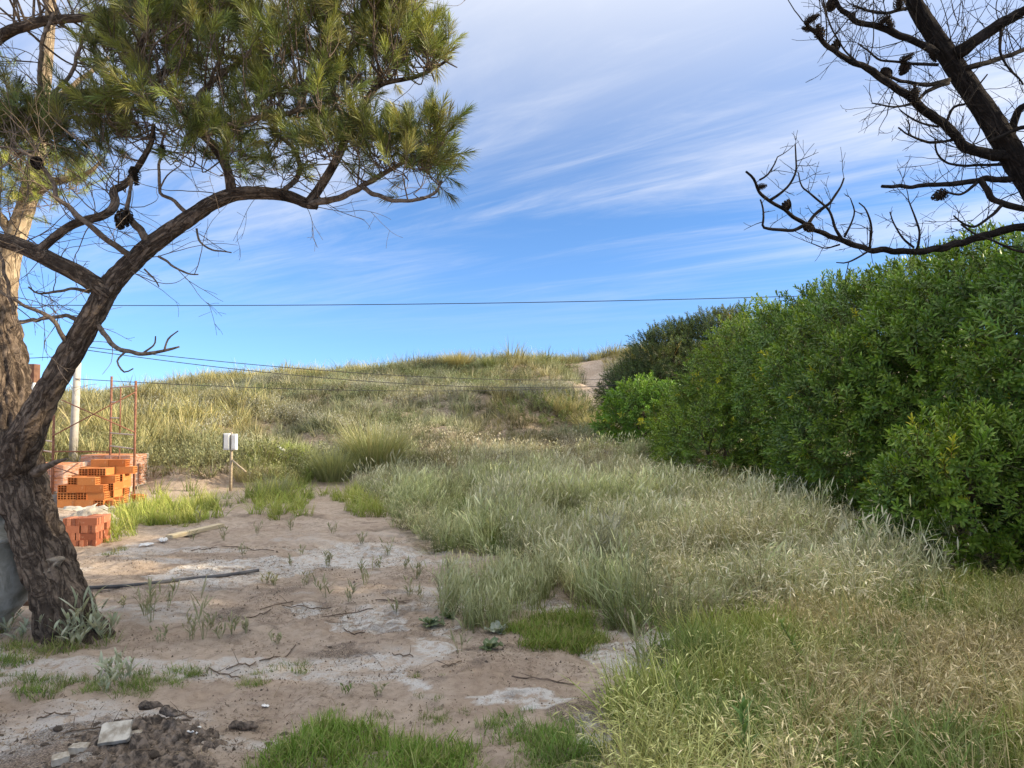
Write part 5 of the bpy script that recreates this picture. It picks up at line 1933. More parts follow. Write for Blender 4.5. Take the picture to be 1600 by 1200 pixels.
# brown and white pillar behind the trunk
pl_ = P(51, 640, 16.0)
pz = float(hgt(pl_[0], 16.0))
pil = empty('pillar', (pl_[0], 16.0, pz), 'square pillar with brown upper and white lower part behind the leaning pine', 'pillar')
mb = MB()
box(mb, pl_[0] - 0.02, 16.0, (pz - 0.1 + P(800, 598, 16.0)[2]) / 2, 0.20, 0.20, P(800, 598, 16.0)[2] - pz + 0.1)
put_child(bevel(mb.obj('white_base', M_WHITE, smooth=False), 0.01), pil)
mb = MB()
za, zb = P(800, 598, 16.0)[2], P(800, 569, 16.0)[2]
box(mb, pl_[0] - 0.02, 16.0, (za + zb) / 2, 0.21, 0.21, zb - za)
put_child(bevel(mb.obj('brown_top', simple_mat('brown_formwork', (0.14, 0.07, 0.045), (0.22, 0.115, 0.07), 8, 0.85), smooth=False), 0.01), pil)

# twin meter boxes on a post
mbp = G(358, 767)
mz = float(hgt(mbp[0], mbp[1]))
meter = empty('meter_box_post', (mbp[0], mbp[1], mz), 'two white meter boxes on a weathered wooden post at the dune foot', 'meter box')


def at_d(px, py, d):
    return P(px, py, d)


D0 = mbp[1]
c1, c2 = at_d(355.0, 690, D0), at_d(366.5, 690.5, D0)
for (c_, wpx, hpx) in ((c1, 10.0, 26.0), (c2, 7.6, 25.0)):
    wm, hm = wpx / F * D0, hpx / F * D0
    mb = MB()
    box(mb, c_[0], c_[1], c_[2], wm, 0.10, hm)
    bxo = put_child(bevel(mb.obj('meter_box', M_WHITE, smooth=False), 0.008), meter)
    mb = MB()
    box(mb, c_[0] + 0.004, c_[1] - 0.055, c_[2], wm * 0.72, 0.016, hm * 0.84)
    dr_ = bevel(mb.obj('door', M_WHITE, smooth=False), 0.004)
    dr_.parent = bxo
    dr_.matrix_parent_inverse = (Matrix.Translation(meter.location)).inverted() @ Matrix.Identity(4) if False else Matrix.Identity(4)
    dr_.matrix_parent_inverse = Matrix.Identity(4)
    dr_.location = (0, 0, 0)
mb = MB()
box(mb, c1[0] - 4.6 / F * D0, c1[1] - 0.06, c1[2] + 0.01, 0.012, 0.012, 22 / F * D0)
put_child(mb.obj('dark_bar', M_DARKBOX, smooth=False), meter)  # thin near-black bar along the left box edge
mb = MB()
ptp = at_d(361.5, 675, D0)
tube(mb, np.array([[mbp[0] + 0.02, D0 + 0.02, mz - 0.1], [mbp[0] + 0.025, D0 + 0.02, (mz + ptp[2]) / 2], [ptp[0], D0 + 0.02, ptp[2]]]), [0.032, 0.027, 0.018], 10, disp=lambda th, s, R: R * 0.25 * (vn(th * 2, s * 6, 0, 4) - 0.5))
put_child(mb.obj('post', M_WOOD), meter)
mb = MB()
tube(mb, np.array([at_d(362, 718, D0 + 0.02), at_d(372, 727, D0 - 0.05), at_d(384, 737, D0 - 0.12)]), 0.018, 8)
put_child(mb.obj('brace', M_WOOD), meter)

# plank and pipe on the sand
a_, b_ = G(264, 842), G(346, 823)
mb = MB()
Lp = float(np.linalg.norm(b_[:2] - a_[:2]))
box(mb, 0, 0, 0, Lp, 0.10, 0.05)
o = bevel(mb.obj('plank', M_PLANK, smooth=False), 0.006)
o.location = ((a_[0] + b_[0]) / 2, (a_[1] + b_[1]) / 2, (a_[2] + b_[2]) / 2 + 0.022)
o.rotation_euler = (0, -math.atan2(b_[2] - a_[2], Lp), math.atan2(b_[1] - a_[1], b_[0] - a_[0]))
tag(o, 'pale yellow timber plank lying on the sand near the sunlit grass', 'plank')
pth = np.array([G(px, py) for px, py in ((-10, 938), (40, 932), (120, 925), (200, 918), (280, 909), (350, 902), (404, 897))])
pth = catmull(pth, 0.1)
pth[:, 2] = np.polyval(np.polyfit(pth[:, 0], hgt(pth[:, 0], pth[:, 1]), 2), pth[:, 0]) + 0.016
mb = MB()
tube(mb, pth, 0.017, 12)
tag(mb.obj('hose_pipe', M_PIPE), 'long dark grey plastic pipe lying across the sand behind the pine trunk', 'pipe')
g = G(44, 945)
mb = MB()
box(mb, 0, 0, 0.02, 0.5, 0.06, 0.045)
o = bevel(mb.obj('wood_batten', simple_mat('dark_batten', (0.10, 0.06, 0.04), (0.17, 0.11, 0.075), 8, 0.85), smooth=False), 0.004)
o.location = (g[0] + 0.24, g[1], g[2])
o.rotation_euler = (0, 0, 0.12)
tag(o, 'short dark brown batten on the ground between the drum and the pine trunk', 'batten')
g = G(92, 792)
mb = MB()
box(mb, 0, 0, 0.10, 0.30, 0.03, 0.20)
o = mb.obj('board', simple_mat('grey_board', (0.16, 0.15, 0.14), (0.24, 0.23, 0.21), 8, 0.85), smooth=False)
o.location = g
tag(o, 'dark grey board standing against the left end of the hollow brick stack', 'board')

# metal drum at the left edge
m, t, out = new_mat('drum_steel')
v = obj_coord(t)
n1 = t.noise(v, 5, 7, 0.65, 0.6)
n2 = t.noise(t.mapping(v, scale=(1, 1, 0.25)), 14, 6, 0.6, 0.4)
col = t.mix(t.ramp(n1, 0.35, 0.65), (0.20, 0.19, 0.155), (0.46, 0.44, 0.385))
col = t.mix(t.ramp(n2, 0.5, 0.72, 0, 0.8), col, (0.58, 0.56, 0.52))
sepd = t.new('ShaderNodeSeparateXYZ')
t.put(sepd.inputs[0], v)
low_ = t.math('MULTIPLY', t.ramp(sepd.outputs[2], 0.14, 0.02), t.ramp(n1, 0.3, 0.6))
col = t.mix(low_, col, (0.72, 0.72, 0.70))
principled(t, out, col, 0.7, 0.25, 0.0, n2, 0.3, 0.006)
dc = P(47, 905, 5.3)
rad_d = 0.44
prof_ = [(0.10, 0.0), (0.20, 0.012), (0.25, 0.05), (0.30, 0.12), (0.355, 0.19), (0.362, 0.20), (0.36, 0.21), (0.41, 0.29), (0.437, 0.36), (0.44, 0.42), (0.435, 0.50), (0.42, 0.60), (0.41, 0.665), (0.425, 0.675), (0.43, 0.69), (0.42, 0.705), (0.36, 0.74), (0.30, 0.79), (0.27, 0.84), (0.285, 0.855), (0.26, 0.86), (0.25, 0.84)]
nn = 64
th = np.arange(nn) * 2 * np.pi / nn
VV = np.vstack([np.stack([r_ * np.cos(th), r_ * np.sin(th), np.full(nn, z_)], -1) for r_, z_ in prof_])
dent = 0.018 * (fbm(VV[:, 0] * 4, VV[:, 1] * 4, VV[:, 2] * 4, 31, 2) - 0.5)
VV[:, :2] *= (1 + dent)[:, None] if False else (1 + dent[:, None] * 2)
i_ = np.arange(len(prof_) - 1)[:, None] * nn
j_ = np.arange(nn)[None]
mb = MB()
mb.add(VV, np.stack([i_ + j_, i_ + (j_ + 1) % nn, i_ + nn + (j_ + 1) % nn, i_ + nn + j_], -1).reshape(-1, 4))
mb.add(np.vstack([VV[:nn], [[0, 0, 0]]]), None, np.stack([np.full(nn, nn), (np.arange(nn) + 1) % nn, np.arange(nn)], -1))
dx = dc[0] - rad_d
droot = empty('metal_drum', (dx, 5.3, float(hgt(dx, 5.3)) - 0.015), 'dented grey mixer drum with a blue mark standing left of the leaning pine', 'drum')
o = mb.obj('drum_shell', m, droot)
# blue painted mark on the drum's side
mb = MB()
aa = np.linspace(-1.22, -0.98, 8)
rows_ = np.linspace(0.38, 0.47, 5)
V = np.array([[0.4475 * math.cos(a2), 0.4475 * math.sin(a2), z2] for z2 in rows_ for a2 in aa])
i_ = np.arange(4)[:, None] * 8 + np.arange(7)[None]
mb.add(V, np.stack([i_, i_ + 1, i_ + 9, i_ + 8], -1).reshape(-1, 4))
mb.obj('blue_mark', simple_mat('blue_paint', (0.03, 0.12, 0.33), (0.06, 0.18, 0.42), 20, 0.6), droot)

# ------------------------------------------------------------------ debris bottom left
M_MUD = simple_mat('dark_mud', (0.055, 0.045, 0.038), (0.24, 0.19, 0.15), 30, 0.95, 0.15, bstr=0.9, bdist=0.02, bscale=50)
g = G(230, 1165)
mound('mud_mound', g[0], g[1] + 0.05, 0.42, 0.24, 0.075, M_MUD, 'low dark crumbly mud mound with roots on the near sand', 'mound', 21, 120, 1.0, 16.0)
g = G(205, 1215)
mound('mud_mound', g[0], g[1], 0.5, 0.2, 0.06, M_MUD, 'flat dark mud patch below the broken pale slab', 'mound', 25, 110, 1.0, 18.0)


def clod_mesh(seed):
    mb = MB()
    nu, nv = 14, 9
    V = []
    for b_ in range(nv + 1):
        ph = math.pi * b_ / nv
        for a2 in range(nu):
            t2 = 2 * math.pi * a2 / nu
            V.append((math.sin(ph) * math.cos(t2), math.sin(ph) * math.sin(t2), math.cos(ph)))
    V = np.array(V)
    V *= (0.75 + 0.6 * fbm(V[:, 0] * 1.6 + seed, V[:, 1] * 1.6, V[:, 2] * 1.6, seed, 3))[:, None]
    V[:, 2] *= 0.55
    ia = np.arange(nv)[:, None] * nu
    jb = np.arange(nu)[None]
    mb.add(V, np.stack([ia + jb, ia + nu + jb, ia + nu + (jb + 1) % nu, ia + (jb + 1) % nu], -1).reshape(-1, 4))
    return mb.mesh('mud_clod', M_MUD, False, False)


CLODS = [clod_mesh(k) for k in range(5)]
cl_px = [(90, 1140), (150, 1135), (185, 1128), (245, 1122), (268, 1132), (290, 1128), (340, 1155), (330, 1165), (70, 1165), (110, 1185), (220, 1190), (260, 1185), (275, 1195), (240, 1180),
         (420, 1165), (445, 1150), (365, 962), (378, 953), (344, 965), (515, 1012), (530, 1022), (560, 1033), (548, 1028), (655, 1052), (170, 870), (262, 940), (580, 985), (760, 1035), (1, 1150), (40, 1160), (20, 1180)]
for k, (px, py) in enumerate(cl_px):
    g = G(px, py)
    o = bpy.data.objects.new('mud_clod', CLODS[k % 5])
    COL.objects.link(o)
    s_ = float(U(0.008, 0.02, 1)[0]) * (1.2 if py > 1100 else 1.0)
    o.scale = (s_ * 1.4, s_, s_)
    o.location = (g[0], g[1], g[2] + s_ * 0.2)
    o.rotation_euler = (0, 0, float(U(0, 6, 1)[0]))
    tag(o, 'small dark clod of dried mud lying on the sand', 'clod', 'dark mud clods scattered over the sand')


def slab(px, py, w_, d_, h_, rz, tilt, mat, name, label, cat, seed, lift=0.0, roll=0.0):
    g = G(px, py)
    mb = MB()
    outl = []
    nseg = 22
    for k in range(nseg):
        q = 4 * k / nseg
        e_ = int(q)
        f_ = q - e_
        cs = [(-1, -1), (1, -0.8), (0.85, 1), (-1, 0.9)]
        p1, p2 = cs[e_], cs[(e_ + 1) % 4]
        jit = 1 + 0.10 * (float(vn(k * 1.7, seed, 0, 3)) - 0.5)
        outl.append(((p1[0] + (p2[0] - p1[0]) * f_) * w_ / 2 * jit, (p1[1] + (p2[1] - p1[1]) * f_) * d_ / 2 * jit))
    outl = np.array(outl)
    top = np.concatenate([outl * 0.96, (h_ / 2 + 0.15 * h_ * (vn(np.arange(nseg) * 2.3, 0, 0, seed) - 0.5))[:, None]], 1)
    bot = np.concatenate([outl, np.full((nseg, 1), -h_ / 2)], 1)
    k = np.arange(nseg)
    V = np.vstack([top, bot, [[0, 0, h_ / 2]], [[0, 0, -h_ / 2]]])
    mb.add(V, np.stack([k, nseg + k, nseg + (k + 1) % nseg, (k + 1) % nseg], -1),
           np.vstack([np.stack([np.full(nseg, 2 * nseg), k, (k + 1) % nseg], -1), np.stack([np.full(nseg, 2 * nseg + 1), nseg + (k + 1) % nseg, nseg + k], -1)]))
    o = mb.obj(name, mat, smooth=False)
    o.location = (g[0], g[1], float(hgt(g[0], g[1])) + h_ * 0.5 + lift)
    o.rotation_euler = (tilt, roll, rz)
    return tag(o, label, cat)


M_STONE = simple_mat('pale_mortar', (0.26, 0.22, 0.17), (0.55, 0.51, 0.44), 16, 0.9, 0.2, bstr=0.5, bdist=0.006)
slab(181, 1172, 0.135, 0.11, 0.020, 0.22, 0.62, M_STONE, 'broken_slab', 'flat pale broken mortar slab tilted on the dark mud', 'slab', 1, 0.035)
slab(212, 1163, 0.06, 0.03, 0.014, 0.4, 0.2, M_STONE, 'slab_splinter', 'thin pale splinter beside the tilted mortar slab', 'splinter', 5, 0.03)
slab(125, 1177, 0.085, 0.05, 0.03, 0.0, 0.1, M_STONE, 'mortar_lump', 'rounded pale mortar lump left of the tilted slab', 'lump', 7, 0.0)
slab(95, 1192, 0.07, 0.05, 0.03, 0.6, 0.1, M_STONE, 'mortar_lump', 'small grey mortar lump in the pale crust by the mud', 'lump', 9, 0.0)
M_PAPER = simple_mat('white_scrap', (0.74, 0.73, 0.70), (0.84, 0.83, 0.81), 20, 0.7, 0.2)
scrap('plastic_scrap', 296, 1157, 0.09, 0.06, 0.05, M_PAPER, 'crumpled white plastic scrap right of the mud mound', 'scrap', 11)
scrap('plastic_scrap', 415, 1111, 0.035, 0.025, 0.015, M_PAPER, 'tiny white paper scrap alone on open sand', 'scrap', 13)
scrap('plastic_scrap', 254, 848, 0.10, 0.08, 0.07, M_PAPER, 'white plastic scrap on the sand in front of the timber plank', 'scrap', 15)
scrap('plastic_scrap', 228, 855, 0.16, 0.07, 0.05, M_PAPER, 'pale torn bag between the plank and the low brick stack', 'scrap', 17)
g = G(440, 722)
scrap('plastic_scrap', 440, 716, 0.15, 0.12, 0.16, M_PAPER, 'white plastic bag caught in weeds at the dune foot', 'scrap', 19, 0.0, 0.12)
# dark bark chunks
for (px, py, L_, rz, lab) in ((380, 1142, 0.14, 0.1, 'long flat dark bark chunk right of the mud mound'), (235, 1124, 0.11, 0.25, 'dark bark strip on top of the mud mound'), (262, 1140, 0.12, -0.5, 'dark root piece on the right slope of the mud mound')):
    g = G(px, py)
    mb = MB()
    p = np.array([[-L_ / 2, 0, 0.008], [-L_ / 4, 0.01, 0.018], [0, -0.004, 0.02], [L_ / 4, 0.006, 0.02], [L_ / 2, 0, 0.010]])
    p = catmull(p, 0.012)
    tube(mb, p, np.interp(np.linspace(0, 1, len(p)), [0, 0.15, 0.8, 1], [0.008, 0.02, 0.018, 0.006]), 10, disp=lambda th, s, R: R * 0.9 * (fbm(th * 2, s * 60, 0, 5, 2) - 0.5))
    o = mb.obj('bark_chunk', M_MUD)
    o.location = (g[0], g[1], float(hgt(g[0], g[1])) + (0.05 if py < 1141 and px < 300 else 0.0))
    o.rotation_euler = (0, 0, rz)
    tag(o, lab, 'bark')

# dry twigs lying on the sand
tw_px = [((160, 1150), (230, 1135)), ((210, 1142), (285, 1150)), ((225, 1180), (300, 1172)), ((100, 1150), (150, 1142)), ((250, 1128), (290, 1122)), ((60, 1130), (120, 1122)), ((385, 968), (425, 952)), ((405, 955), (460, 945)), ((440, 948), (520, 950)), ((500, 965), (575, 952)), ((325, 1050), (375, 1062)), ((350, 1050), (400, 1045)), ((535, 985), (570, 992)), ((610, 1025), (640, 1031)),
         ((300, 862), (335, 858)), ((345, 855), (430, 862)), ((120, 1160), (210, 1128)), ((270, 1110), (300, 1125)), ((405, 1040), (460, 1020)), ((690, 1045), (730, 1040)), ((855, 1005), (930, 985)), ((800, 1060), (900, 1075)), ((880, 925), (915, 945)), ((590, 940), (640, 942))]
for (p1, p2) in tw_px:
    a_, b_ = G(*p1), G(*p2)
    n_ = 9
    t_ = np.linspace(0, 1, n_)[:, None]
    p = a_[None] * (1 - t_) + b_[None] * t_
    p[:, :2] += np.cumsum(rng.normal(0, 0.008, (n_, 2)), 0)
    p[:, 2] = hgt(p[:, 0], p[:, 1]) + 0.004 + 0.01 * rng.random(n_)
    mb = MB()
    tube(mb, catmull(p, 0.03), 0.0042, 5, cap=True)
    for k in range(2):
        i_ = rng.integers(2, n_ - 2)
        wild_twig(mb, p[i_], np.array([rng.normal(), rng.normal(), 0.25]), 0.10, 0.0025, 0, 1.0, 0.0)
    tag(mb.obj('dry_twig', M_TWIG), 'thin dry brown twig lying on the bare sand', 'twig', 'dry twigs lying on the sand')

# leaf litter and crumbs on the sand: nobody could count them
x, y = sample_poly(GP([(120, 870), (640, 845), (900, 930), (1060, 1010), (980, 1100), (950, 1290), (-60, 1290), (-20, 1020)]), 1700, 0.1)
xf, yf = sample_poly(GP([(170, 868), (340, 800), (380, 770), (500, 770), (600, 812), (660, 858), (400, 875)]), 420, 0.2)
xm, ym_ = sample_poly(GP([(400, 985), (440, 895), (660, 880), (900, 880), (930, 950), (700, 1000)]), 2200, 0.15)
km = sm(0.50, 0.62, fbm(xm / 0.30, ym_ / 0.18, 0, 641, 3)) > rng.random(len(xm))
x, y = np.concatenate([x, xf, xm[km]]), np.concatenate([y, yf, ym_[km]])
k = rng.random(len(x)) < 0.10 + 0.90 * sm(0.46, 0.62, fbm(x / 0.5, y / 0.35, 0, 601, 3))
x, y = x[k], y[k]
n = len(x)
mb = MB()
zz = hgt(x, y) + 0.004
blades(mb, np.stack([x, y, zz], -1), U(0, 6.283, n), U(0.006, 0.04, n) * U(0.5, 1.3, n) * np.where(rng.random(n) < 0.10, 2.6, 1.0), U(1.1, 1.65, n), U(-0.2, 0.35, n), U(0.002, 0.007, n), pick_cols(n, [(0.10, 0.07, 0.05), (0.17, 0.12, 0.08), (0.30, 0.24, 0.16)]), pick_cols(n, [(0.14, 0.10, 0.07), (0.25, 0.19, 0.12)]), 2)
tag(mb.obj('leaf_litter', M_PLANT), 'brown leaf litter and stalk bits strewn over the sand', 'litter', kind='stuff')

x, y = sample_poly(GP([(120, 870), (640, 845), (900, 930), (1060, 1010), (980, 1100), (950, 1290), (-60, 1290), (-20, 1020)]), 1300, 0.1)
k = rng.random(len(x)) < 0.08 + 0.92 * sm(0.50, 0.66, fbm(x / 0.35, y / 0.28, 0, 611, 3))
k |= (rng.random(len(x)) < 0.9) & (np.hypot((x + 1.75) / 0.8, (y - 3.4) / 0.35) < 1)
x, y = x[k], y[k]
n = len(x)
tet = np.array([[1, 0, -0.3], [-0.6, 0.8, -0.3], [-0.5, -0.9, -0.3], [0.1, 0.1, 0.8]])
rz_ = U(0, 6.283, n)
sz_ = U(0.002, 0.007, n) * np.where(rng.random(n) < 0.08, 2.2, 1.0)
V = tet[None] * (1 + rng.normal(0, 0.25, (n, 4, 3)))
V = np.stack([V[..., 0] * np.cos(rz_)[:, None] - V[..., 1] * np.sin(rz_)[:, None], V[..., 0] * np.sin(rz_)[:, None] + V[..., 1] * np.cos(rz_)[:, None], V[..., 2]], -1) * sz_[:, None, None]
V = V + np.stack([x, y, hgt(x, y) + 0.001], -1)[:, None]
T = (np.array([[0, 1, 3], [1, 2, 3], [2, 0, 3]])[None] + (np.arange(n) * 4)[:, None, None]).reshape(-1, 3)
mb = MB()
mb.add(V.reshape(-1, 3), None, T, np.repeat(pick_cols(n, [(0.13, 0.10, 0.075), (0.22, 0.17, 0.125), (0.36, 0.28, 0.21), (0.5, 0.42, 0.34)]), 4, 0))
tag(mb.obj('sand_crumbs', M_PLANT, smooth=False), 'small crumbs of earth and grit on the bare sand', 'grit', kind='stuff')

# ------------------------------------------------------------------ single plants


def plant(name, px, py, build, label, cat, group=None):
    g = G(px, py)
    mb = MB()
    build(mb)
    o = mb.obj(name, M_PLANT)
    o.location = (g[0], g[1], float(hgt(g[0], g[1])) - 0.005)
    return tag(o, label, cat, group)


def sprout(h_, n_, spread=0.35, green=(0.22, 0.24, 0.13), tipc=(0.36, 0.35, 0.22), w_=0.009):
    def f(mb):
        az = U(0, 6.28, n_)
        r_ = 0.02 * np.sqrt(U(0, 1, n_))
        b_ = np.stack([r_ * np.cos(az), r_ * np.sin(az), np.zeros(n_)], -1)
        C = blades(mb, b_, az, U(0.6, 1.0, n_) * h_, U(0.0, spread, n_), U(0.0, 0.35, n_), 0.005, pick_cols(n_, [green]), pick_cols(n_, [tipc]), 5)
        m_ = n_ * 4
        pi_ = rng.integers(0, n_, m_)
        ti = rng.integers(1, 5, m_)
        blades(mb, C[pi_, ti], U(0, 6.28, m_), U(0.25, 0.5, m_) * h_, U(0.15, 0.75, m_), U(0.0, 1.0, m_), U(0.7, 1.2, m_) * w_, pick_cols(m_, [green, (0.28, 0.25, 0.15)]), pick_cols(m_, [tipc]), 4, 'lance')
    return f


for (px, py, h_, n_) in ((236, 975, 0.26, 5), (262, 950, 0.22, 3), (226, 965, 0.16, 3), (318, 1003, 0.30, 3), (300, 1000, 0.16, 4), (325, 985, 0.14, 3), (362, 992, 0.12, 4), (385, 993, 0.10, 4), (345, 998, 0.12, 3), (512, 885, 0.16, 5), (570, 915, 0.20, 4),
                         (545, 942, 0.16, 3), (510, 935, 0.18, 4), (477, 915, 0.12, 3), (428, 915, 0.10, 5), (415, 913, 0.10, 4), (632, 890, 0.12, 3), (640, 935, 0.15, 3), (430, 1010, 0.09, 3), (720, 1020, 0.16, 2), (590, 1088, 0.08, 3),
                         (250, 1005, 0.10, 4), (190, 950, 0.10, 3), (660, 940, 0.12, 3), (618, 960, 0.10, 3), (690, 935, 0.20, 3), (310, 820, 0.2, 4), (300, 845, 0.12, 3), (350, 845, 0.16, 4), (402, 835, 0.14, 3), (455, 830, 0.2, 4), (520, 835, 0.16, 3), (565, 850, 0.14, 4), (470, 868, 0.1, 3), (380, 870, 0.12, 3), (605, 870, 0.16, 4), (650, 905, 0.18, 4), (590, 890, 0.12, 4), (455, 885, 0.1, 3), (700, 905, 0.2, 4)):
    plant('grass_sprout', px, py, sprout(h_ * 1.25, n_ + 2, 0.5, w_=0.013), 'small upright grass sprout with narrow leaves on bare sand', 'sprout', 'grass sprouts on the bare sand')
for (px, py, h_, n_) in ((105, 1003, 0.28, 10), (128, 1006, 0.34, 11), (150, 998, 0.30, 9), (85, 1000, 0.22, 8), (165, 1003, 0.24, 8), (118, 1016, 0.22, 8), (175, 1062, 0.18, 8), (195, 1070, 0.20, 8), (165, 1085, 0.16, 6), (30, 1005, 0.2, 7), (10, 990, 0.2, 7)):
    plant('grey_weed', px, py, sprout(h_, n_, 0.7, (0.30, 0.34, 0.22), (0.50, 0.53, 0.40), 0.019), 'silvery long leaved weed growing by the base of the leaning pine', 'weed', 'silvery weeds by the pine base')
plant('green_seedling', 540, 1085, sprout(0.08, 5, 0.8, (0.11, 0.19, 0.05), (0.2, 0.28, 0.09), 0.01), 'small bright green seedling alone on the open sand', 'seedling')
plant('tall_stalk', 690, 978, sprout(0.46, 5, 0.06, (0.27, 0.30, 0.16), (0.42, 0.42, 0.27)), 'tall leafy stalk above the cabbage leaved plant', 'stalk')
plant('tall_stalk', 706, 978, sprout(0.38, 3, 0.10, (0.27, 0.30, 0.16), (0.42, 0.42, 0.27)), 'shorter leafy stalk next to the tall one by the stalk clump', 'stalk')
plant('reed_stalk', 1002, 1078, sprout(0.50, 5, 0.08, (0.24, 0.28, 0.12), (0.38, 0.40, 0.22), 0.013), 'single upright reed like stalk at the edge of the dry grass', 'stalk')


def leafy_weed(h_, lean, col, tipc, nl=46, ll=(0.06, 0.11), w_=(0.010, 0.016)):
    def f(mb):
        p = catmull(np.array([[0, 0, 0], [lean[0] * 0.4, lean[1] * 0.4, h_ * 0.55], [lean[0], lean[1], h_]]), 0.03)
        tube(mb, p, np.linspace(0.006, 0.002, len(p)), 6, (0.14, 0.17, 0.07))
        i_ = (len(p) * (0.15 + 0.85 * np.linspace(0, 0.999, nl))).astype(int).clip(0, len(p) - 1)
        az = np.arange(nl) * 2.4
        blades(mb, p[i_], az, U(ll[0], ll[1], nl) * np.linspace(1.1, 0.55, nl), U(0.5, 1.1, nl) * np.linspace(1, 0.45, nl), U(0.0, 0.7, nl), U(w_[0], w_[1], nl), pick_cols(nl, [col]), pick_cols(nl, [tipc]), 3, 'lance', twist=U(-0.3, 0.3, nl), fold=0.2)
    return f


plant('leafy_weed', 1262, 1075, leafy_weed(0.36, (-0.14, 0.02), (0.16, 0.24, 0.05), (0.32, 0.38, 0.10)), 'leaning yellow green leafy weed in the dry grass', 'weed')
plant('leafy_weed', 1058, 1130, leafy_weed(0.26, (0.0, 0.02), (0.18, 0.26, 0.05), (0.34, 0.40, 0.10), 34), 'short bright yellow green weed at the left edge of the dry grass', 'weed')
plant('leafy_weed', 1162, 1225, leafy_weed(0.30, (0.0, 0.0), (0.11, 0.20, 0.05), (0.20, 0.30, 0.09), 26, (0.10, 0.16), (0.016, 0.024)), 'dark green star shaped weed with long leaves in the dry grass', 'weed')
plant('leafy_weed', 1290, 905, leafy_weed(0.42, (0.10, 0.0), (0.30, 0.34, 0.24), (0.46, 0.48, 0.38), 40), 'grey leaved weed against the low evergreen bush', 'weed')


def cabbage(n_, L_, col, tipc):
    def f(mb):
        for k in range(n_):
            az = 2.4 * k + rng.normal(0, 0.2)
            ln = L_ * (0.7 + 0.5 * rng.random())
            nu, nv = 7, 7
            t_ = np.linspace(0, 1, nv)
            lean = 0.5 + 0.5 * rng.random() if k > n_ // 3 else 0.15
            ang = lean + 1.1 * t_
            hx = np.concatenate([[0], np.cumsum(np.sin(ang[:-1]) * ln / (nv - 1))])
            hz = np.concatenate([[0], np.cumsum(np.cos(ang[:-1]) * ln / (nv - 1))])
            wd = ln * 0.42 * np.sin(np.clip(0.12 + 0.85 * t_, 0, 1) * np.pi) ** 0.6 * (0.3 + 0.7 * sm(0.1, 0.5, t_))
            s_ = np.linspace(-1, 1, nu)
            S_, T_ = np.meshgrid(s_, np.arange(nv))
            w_ = wd[T_] * S_
            rz_ = hz[T_] * 0.8 + 0.06 * ln * S_ ** 2 + 0.10 * ln * np.sin(T_ * 1.9 + S_ * 4 + k * 1.7) * np.abs(S_)
            X_ = hx[T_] * math.cos(az) - w_ * math.sin(az)
            Y_ = hx[T_] * math.sin(az) + w_ * math.cos(az)
            i_ = np.arange(nv - 1)[:, None] * nu + np.arange(nu - 1)[None]
            c_ = np.array(col) * (1 + rng.normal(0, 0.12))
            cc = c_[None] * (0.8 + 0.35 * np.abs(S_.ravel()))[:, None]
            rib = (np.abs(S_.ravel()) < 0.1)
            cc[rib] = tipc
            mb.add(np.stack([X_, Y_, np.maximum(rz_, 0.006)], -1).reshape(-1, 3), np.stack([i_, i_ + 1, i_ + nu + 1, i_ + nu], -1).reshape(-1, 4), None, cc)
    return f


plant('broad_leaf_plant', 766, 1014, cabbage(9, 0.10, (0.15, 0.20, 0.10), (0.33, 0.37, 0.24)), 'round cabbage leaved green plant alone on the sand below the lawn patch', 'plant')
plant('broad_leaf_plant', 672, 978, cabbage(8, 0.11, (0.18, 0.23, 0.13), (0.36, 0.40, 0.27)), 'flat wavy cabbage leaved plant left of the stalk clump', 'plant')
plant('broad_leaf_plant', 700, 968, cabbage(6, 0.09, (0.15, 0.23, 0.10), (0.36, 0.40, 0.27)), 'small cabbage leaved plant at the foot of the tall stalks', 'plant')
plant('broad_leaf_plant', 778, 990, cabbage(6, 0.10, (0.36, 0.40, 0.33), (0.48, 0.50, 0.42)), 'pale grey flat leaved plant beside the bright lawn patch', 'plant')


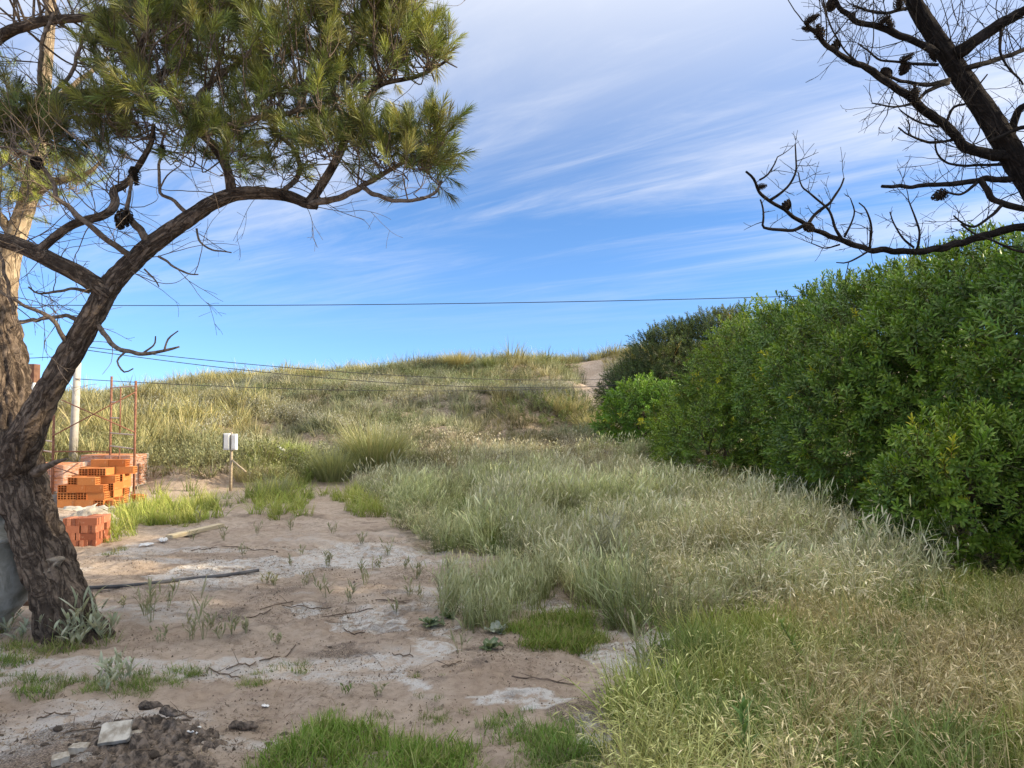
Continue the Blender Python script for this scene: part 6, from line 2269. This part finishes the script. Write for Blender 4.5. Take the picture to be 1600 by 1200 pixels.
def tussock(n_, h_, r0, col, tipc, w_=0.012):
    def f(mb):
        az = U(0, 6.28, n_)
        r_ = r0 * np.sqrt(U(0, 1, n_))
        b_ = np.stack([r_ * np.cos(az), r_ * np.sin(az), np.full(n_, -0.03)], -1)
        blades(mb, b_, az + rng.normal(0, 0.3, n_), U(0.6, 1.1, n_) * h_, 0.03 + 0.42 * r_ / r0 * U(0.4, 1.2, n_), U(0.1, 1.15, n_), U(0.6, 1.2, n_) * w_, pick_cols(n_, col), pick_cols(n_, tipc), 6)
    return f


plant('grass_tussock', 585, 735, tussock(1300, 1.35, 0.48, [(0.16, 0.21, 0.06), (0.24, 0.27, 0.10), (0.32, 0.29, 0.13)], [(0.34, 0.38, 0.16), (0.48, 0.46, 0.24), (0.56, 0.50, 0.28)]), 'big arching fresh green tussock at the left edge of the field', 'tussock')
plant('grass_tussock', 522, 750, tussock(800, 0.85, 0.36, [(0.16, 0.20, 0.07), (0.23, 0.25, 0.11)], [(0.33, 0.35, 0.17)]), 'smaller green tussock left of the big arching one', 'tussock')
plant('grass_tussock', 428, 775, tussock(350, 0.48, 0.25, [(0.19, 0.23, 0.09)], [(0.36, 0.38, 0.20)]), 'grey green tussock right of the meter boxes', 'tussock')
plant('grass_tussock', 388, 752, tussock(300, 0.5, 0.25, [(0.30, 0.28, 0.15)], [(0.44, 0.40, 0.25)]), 'straw coloured tussock against the meter box post', 'tussock')
plant('grass_tussock', 890, 650, tussock(700, 0.95, 0.55, [(0.40, 0.36, 0.18)], [(0.62, 0.56, 0.34), (0.56, 0.52, 0.34)], 0.016), 'pale straw yellow tussock on the knoll beside the sand track', 'tussock')
plant('grass_tussock', 925, 675, tussock(500, 0.8, 0.45, [(0.40, 0.36, 0.18)], [(0.60, 0.55, 0.34)], 0.016), 'pale tussock between the knoll and the small bright shrub', 'tussock')
plant('grass_tussock', 715, 575, tussock(600, 0.9, 0.5, [(0.30, 0.26, 0.10)], [(0.50, 0.43, 0.20)], 0.022), 'round golden tussock on the dune crest', 'tussock')
plant('grass_tussock', 768, 578, tussock(400, 0.7, 0.4, [(0.12, 0.15, 0.05)], [(0.22, 0.24, 0.09)], 0.022), 'dark green tussock on the dune crest', 'tussock')
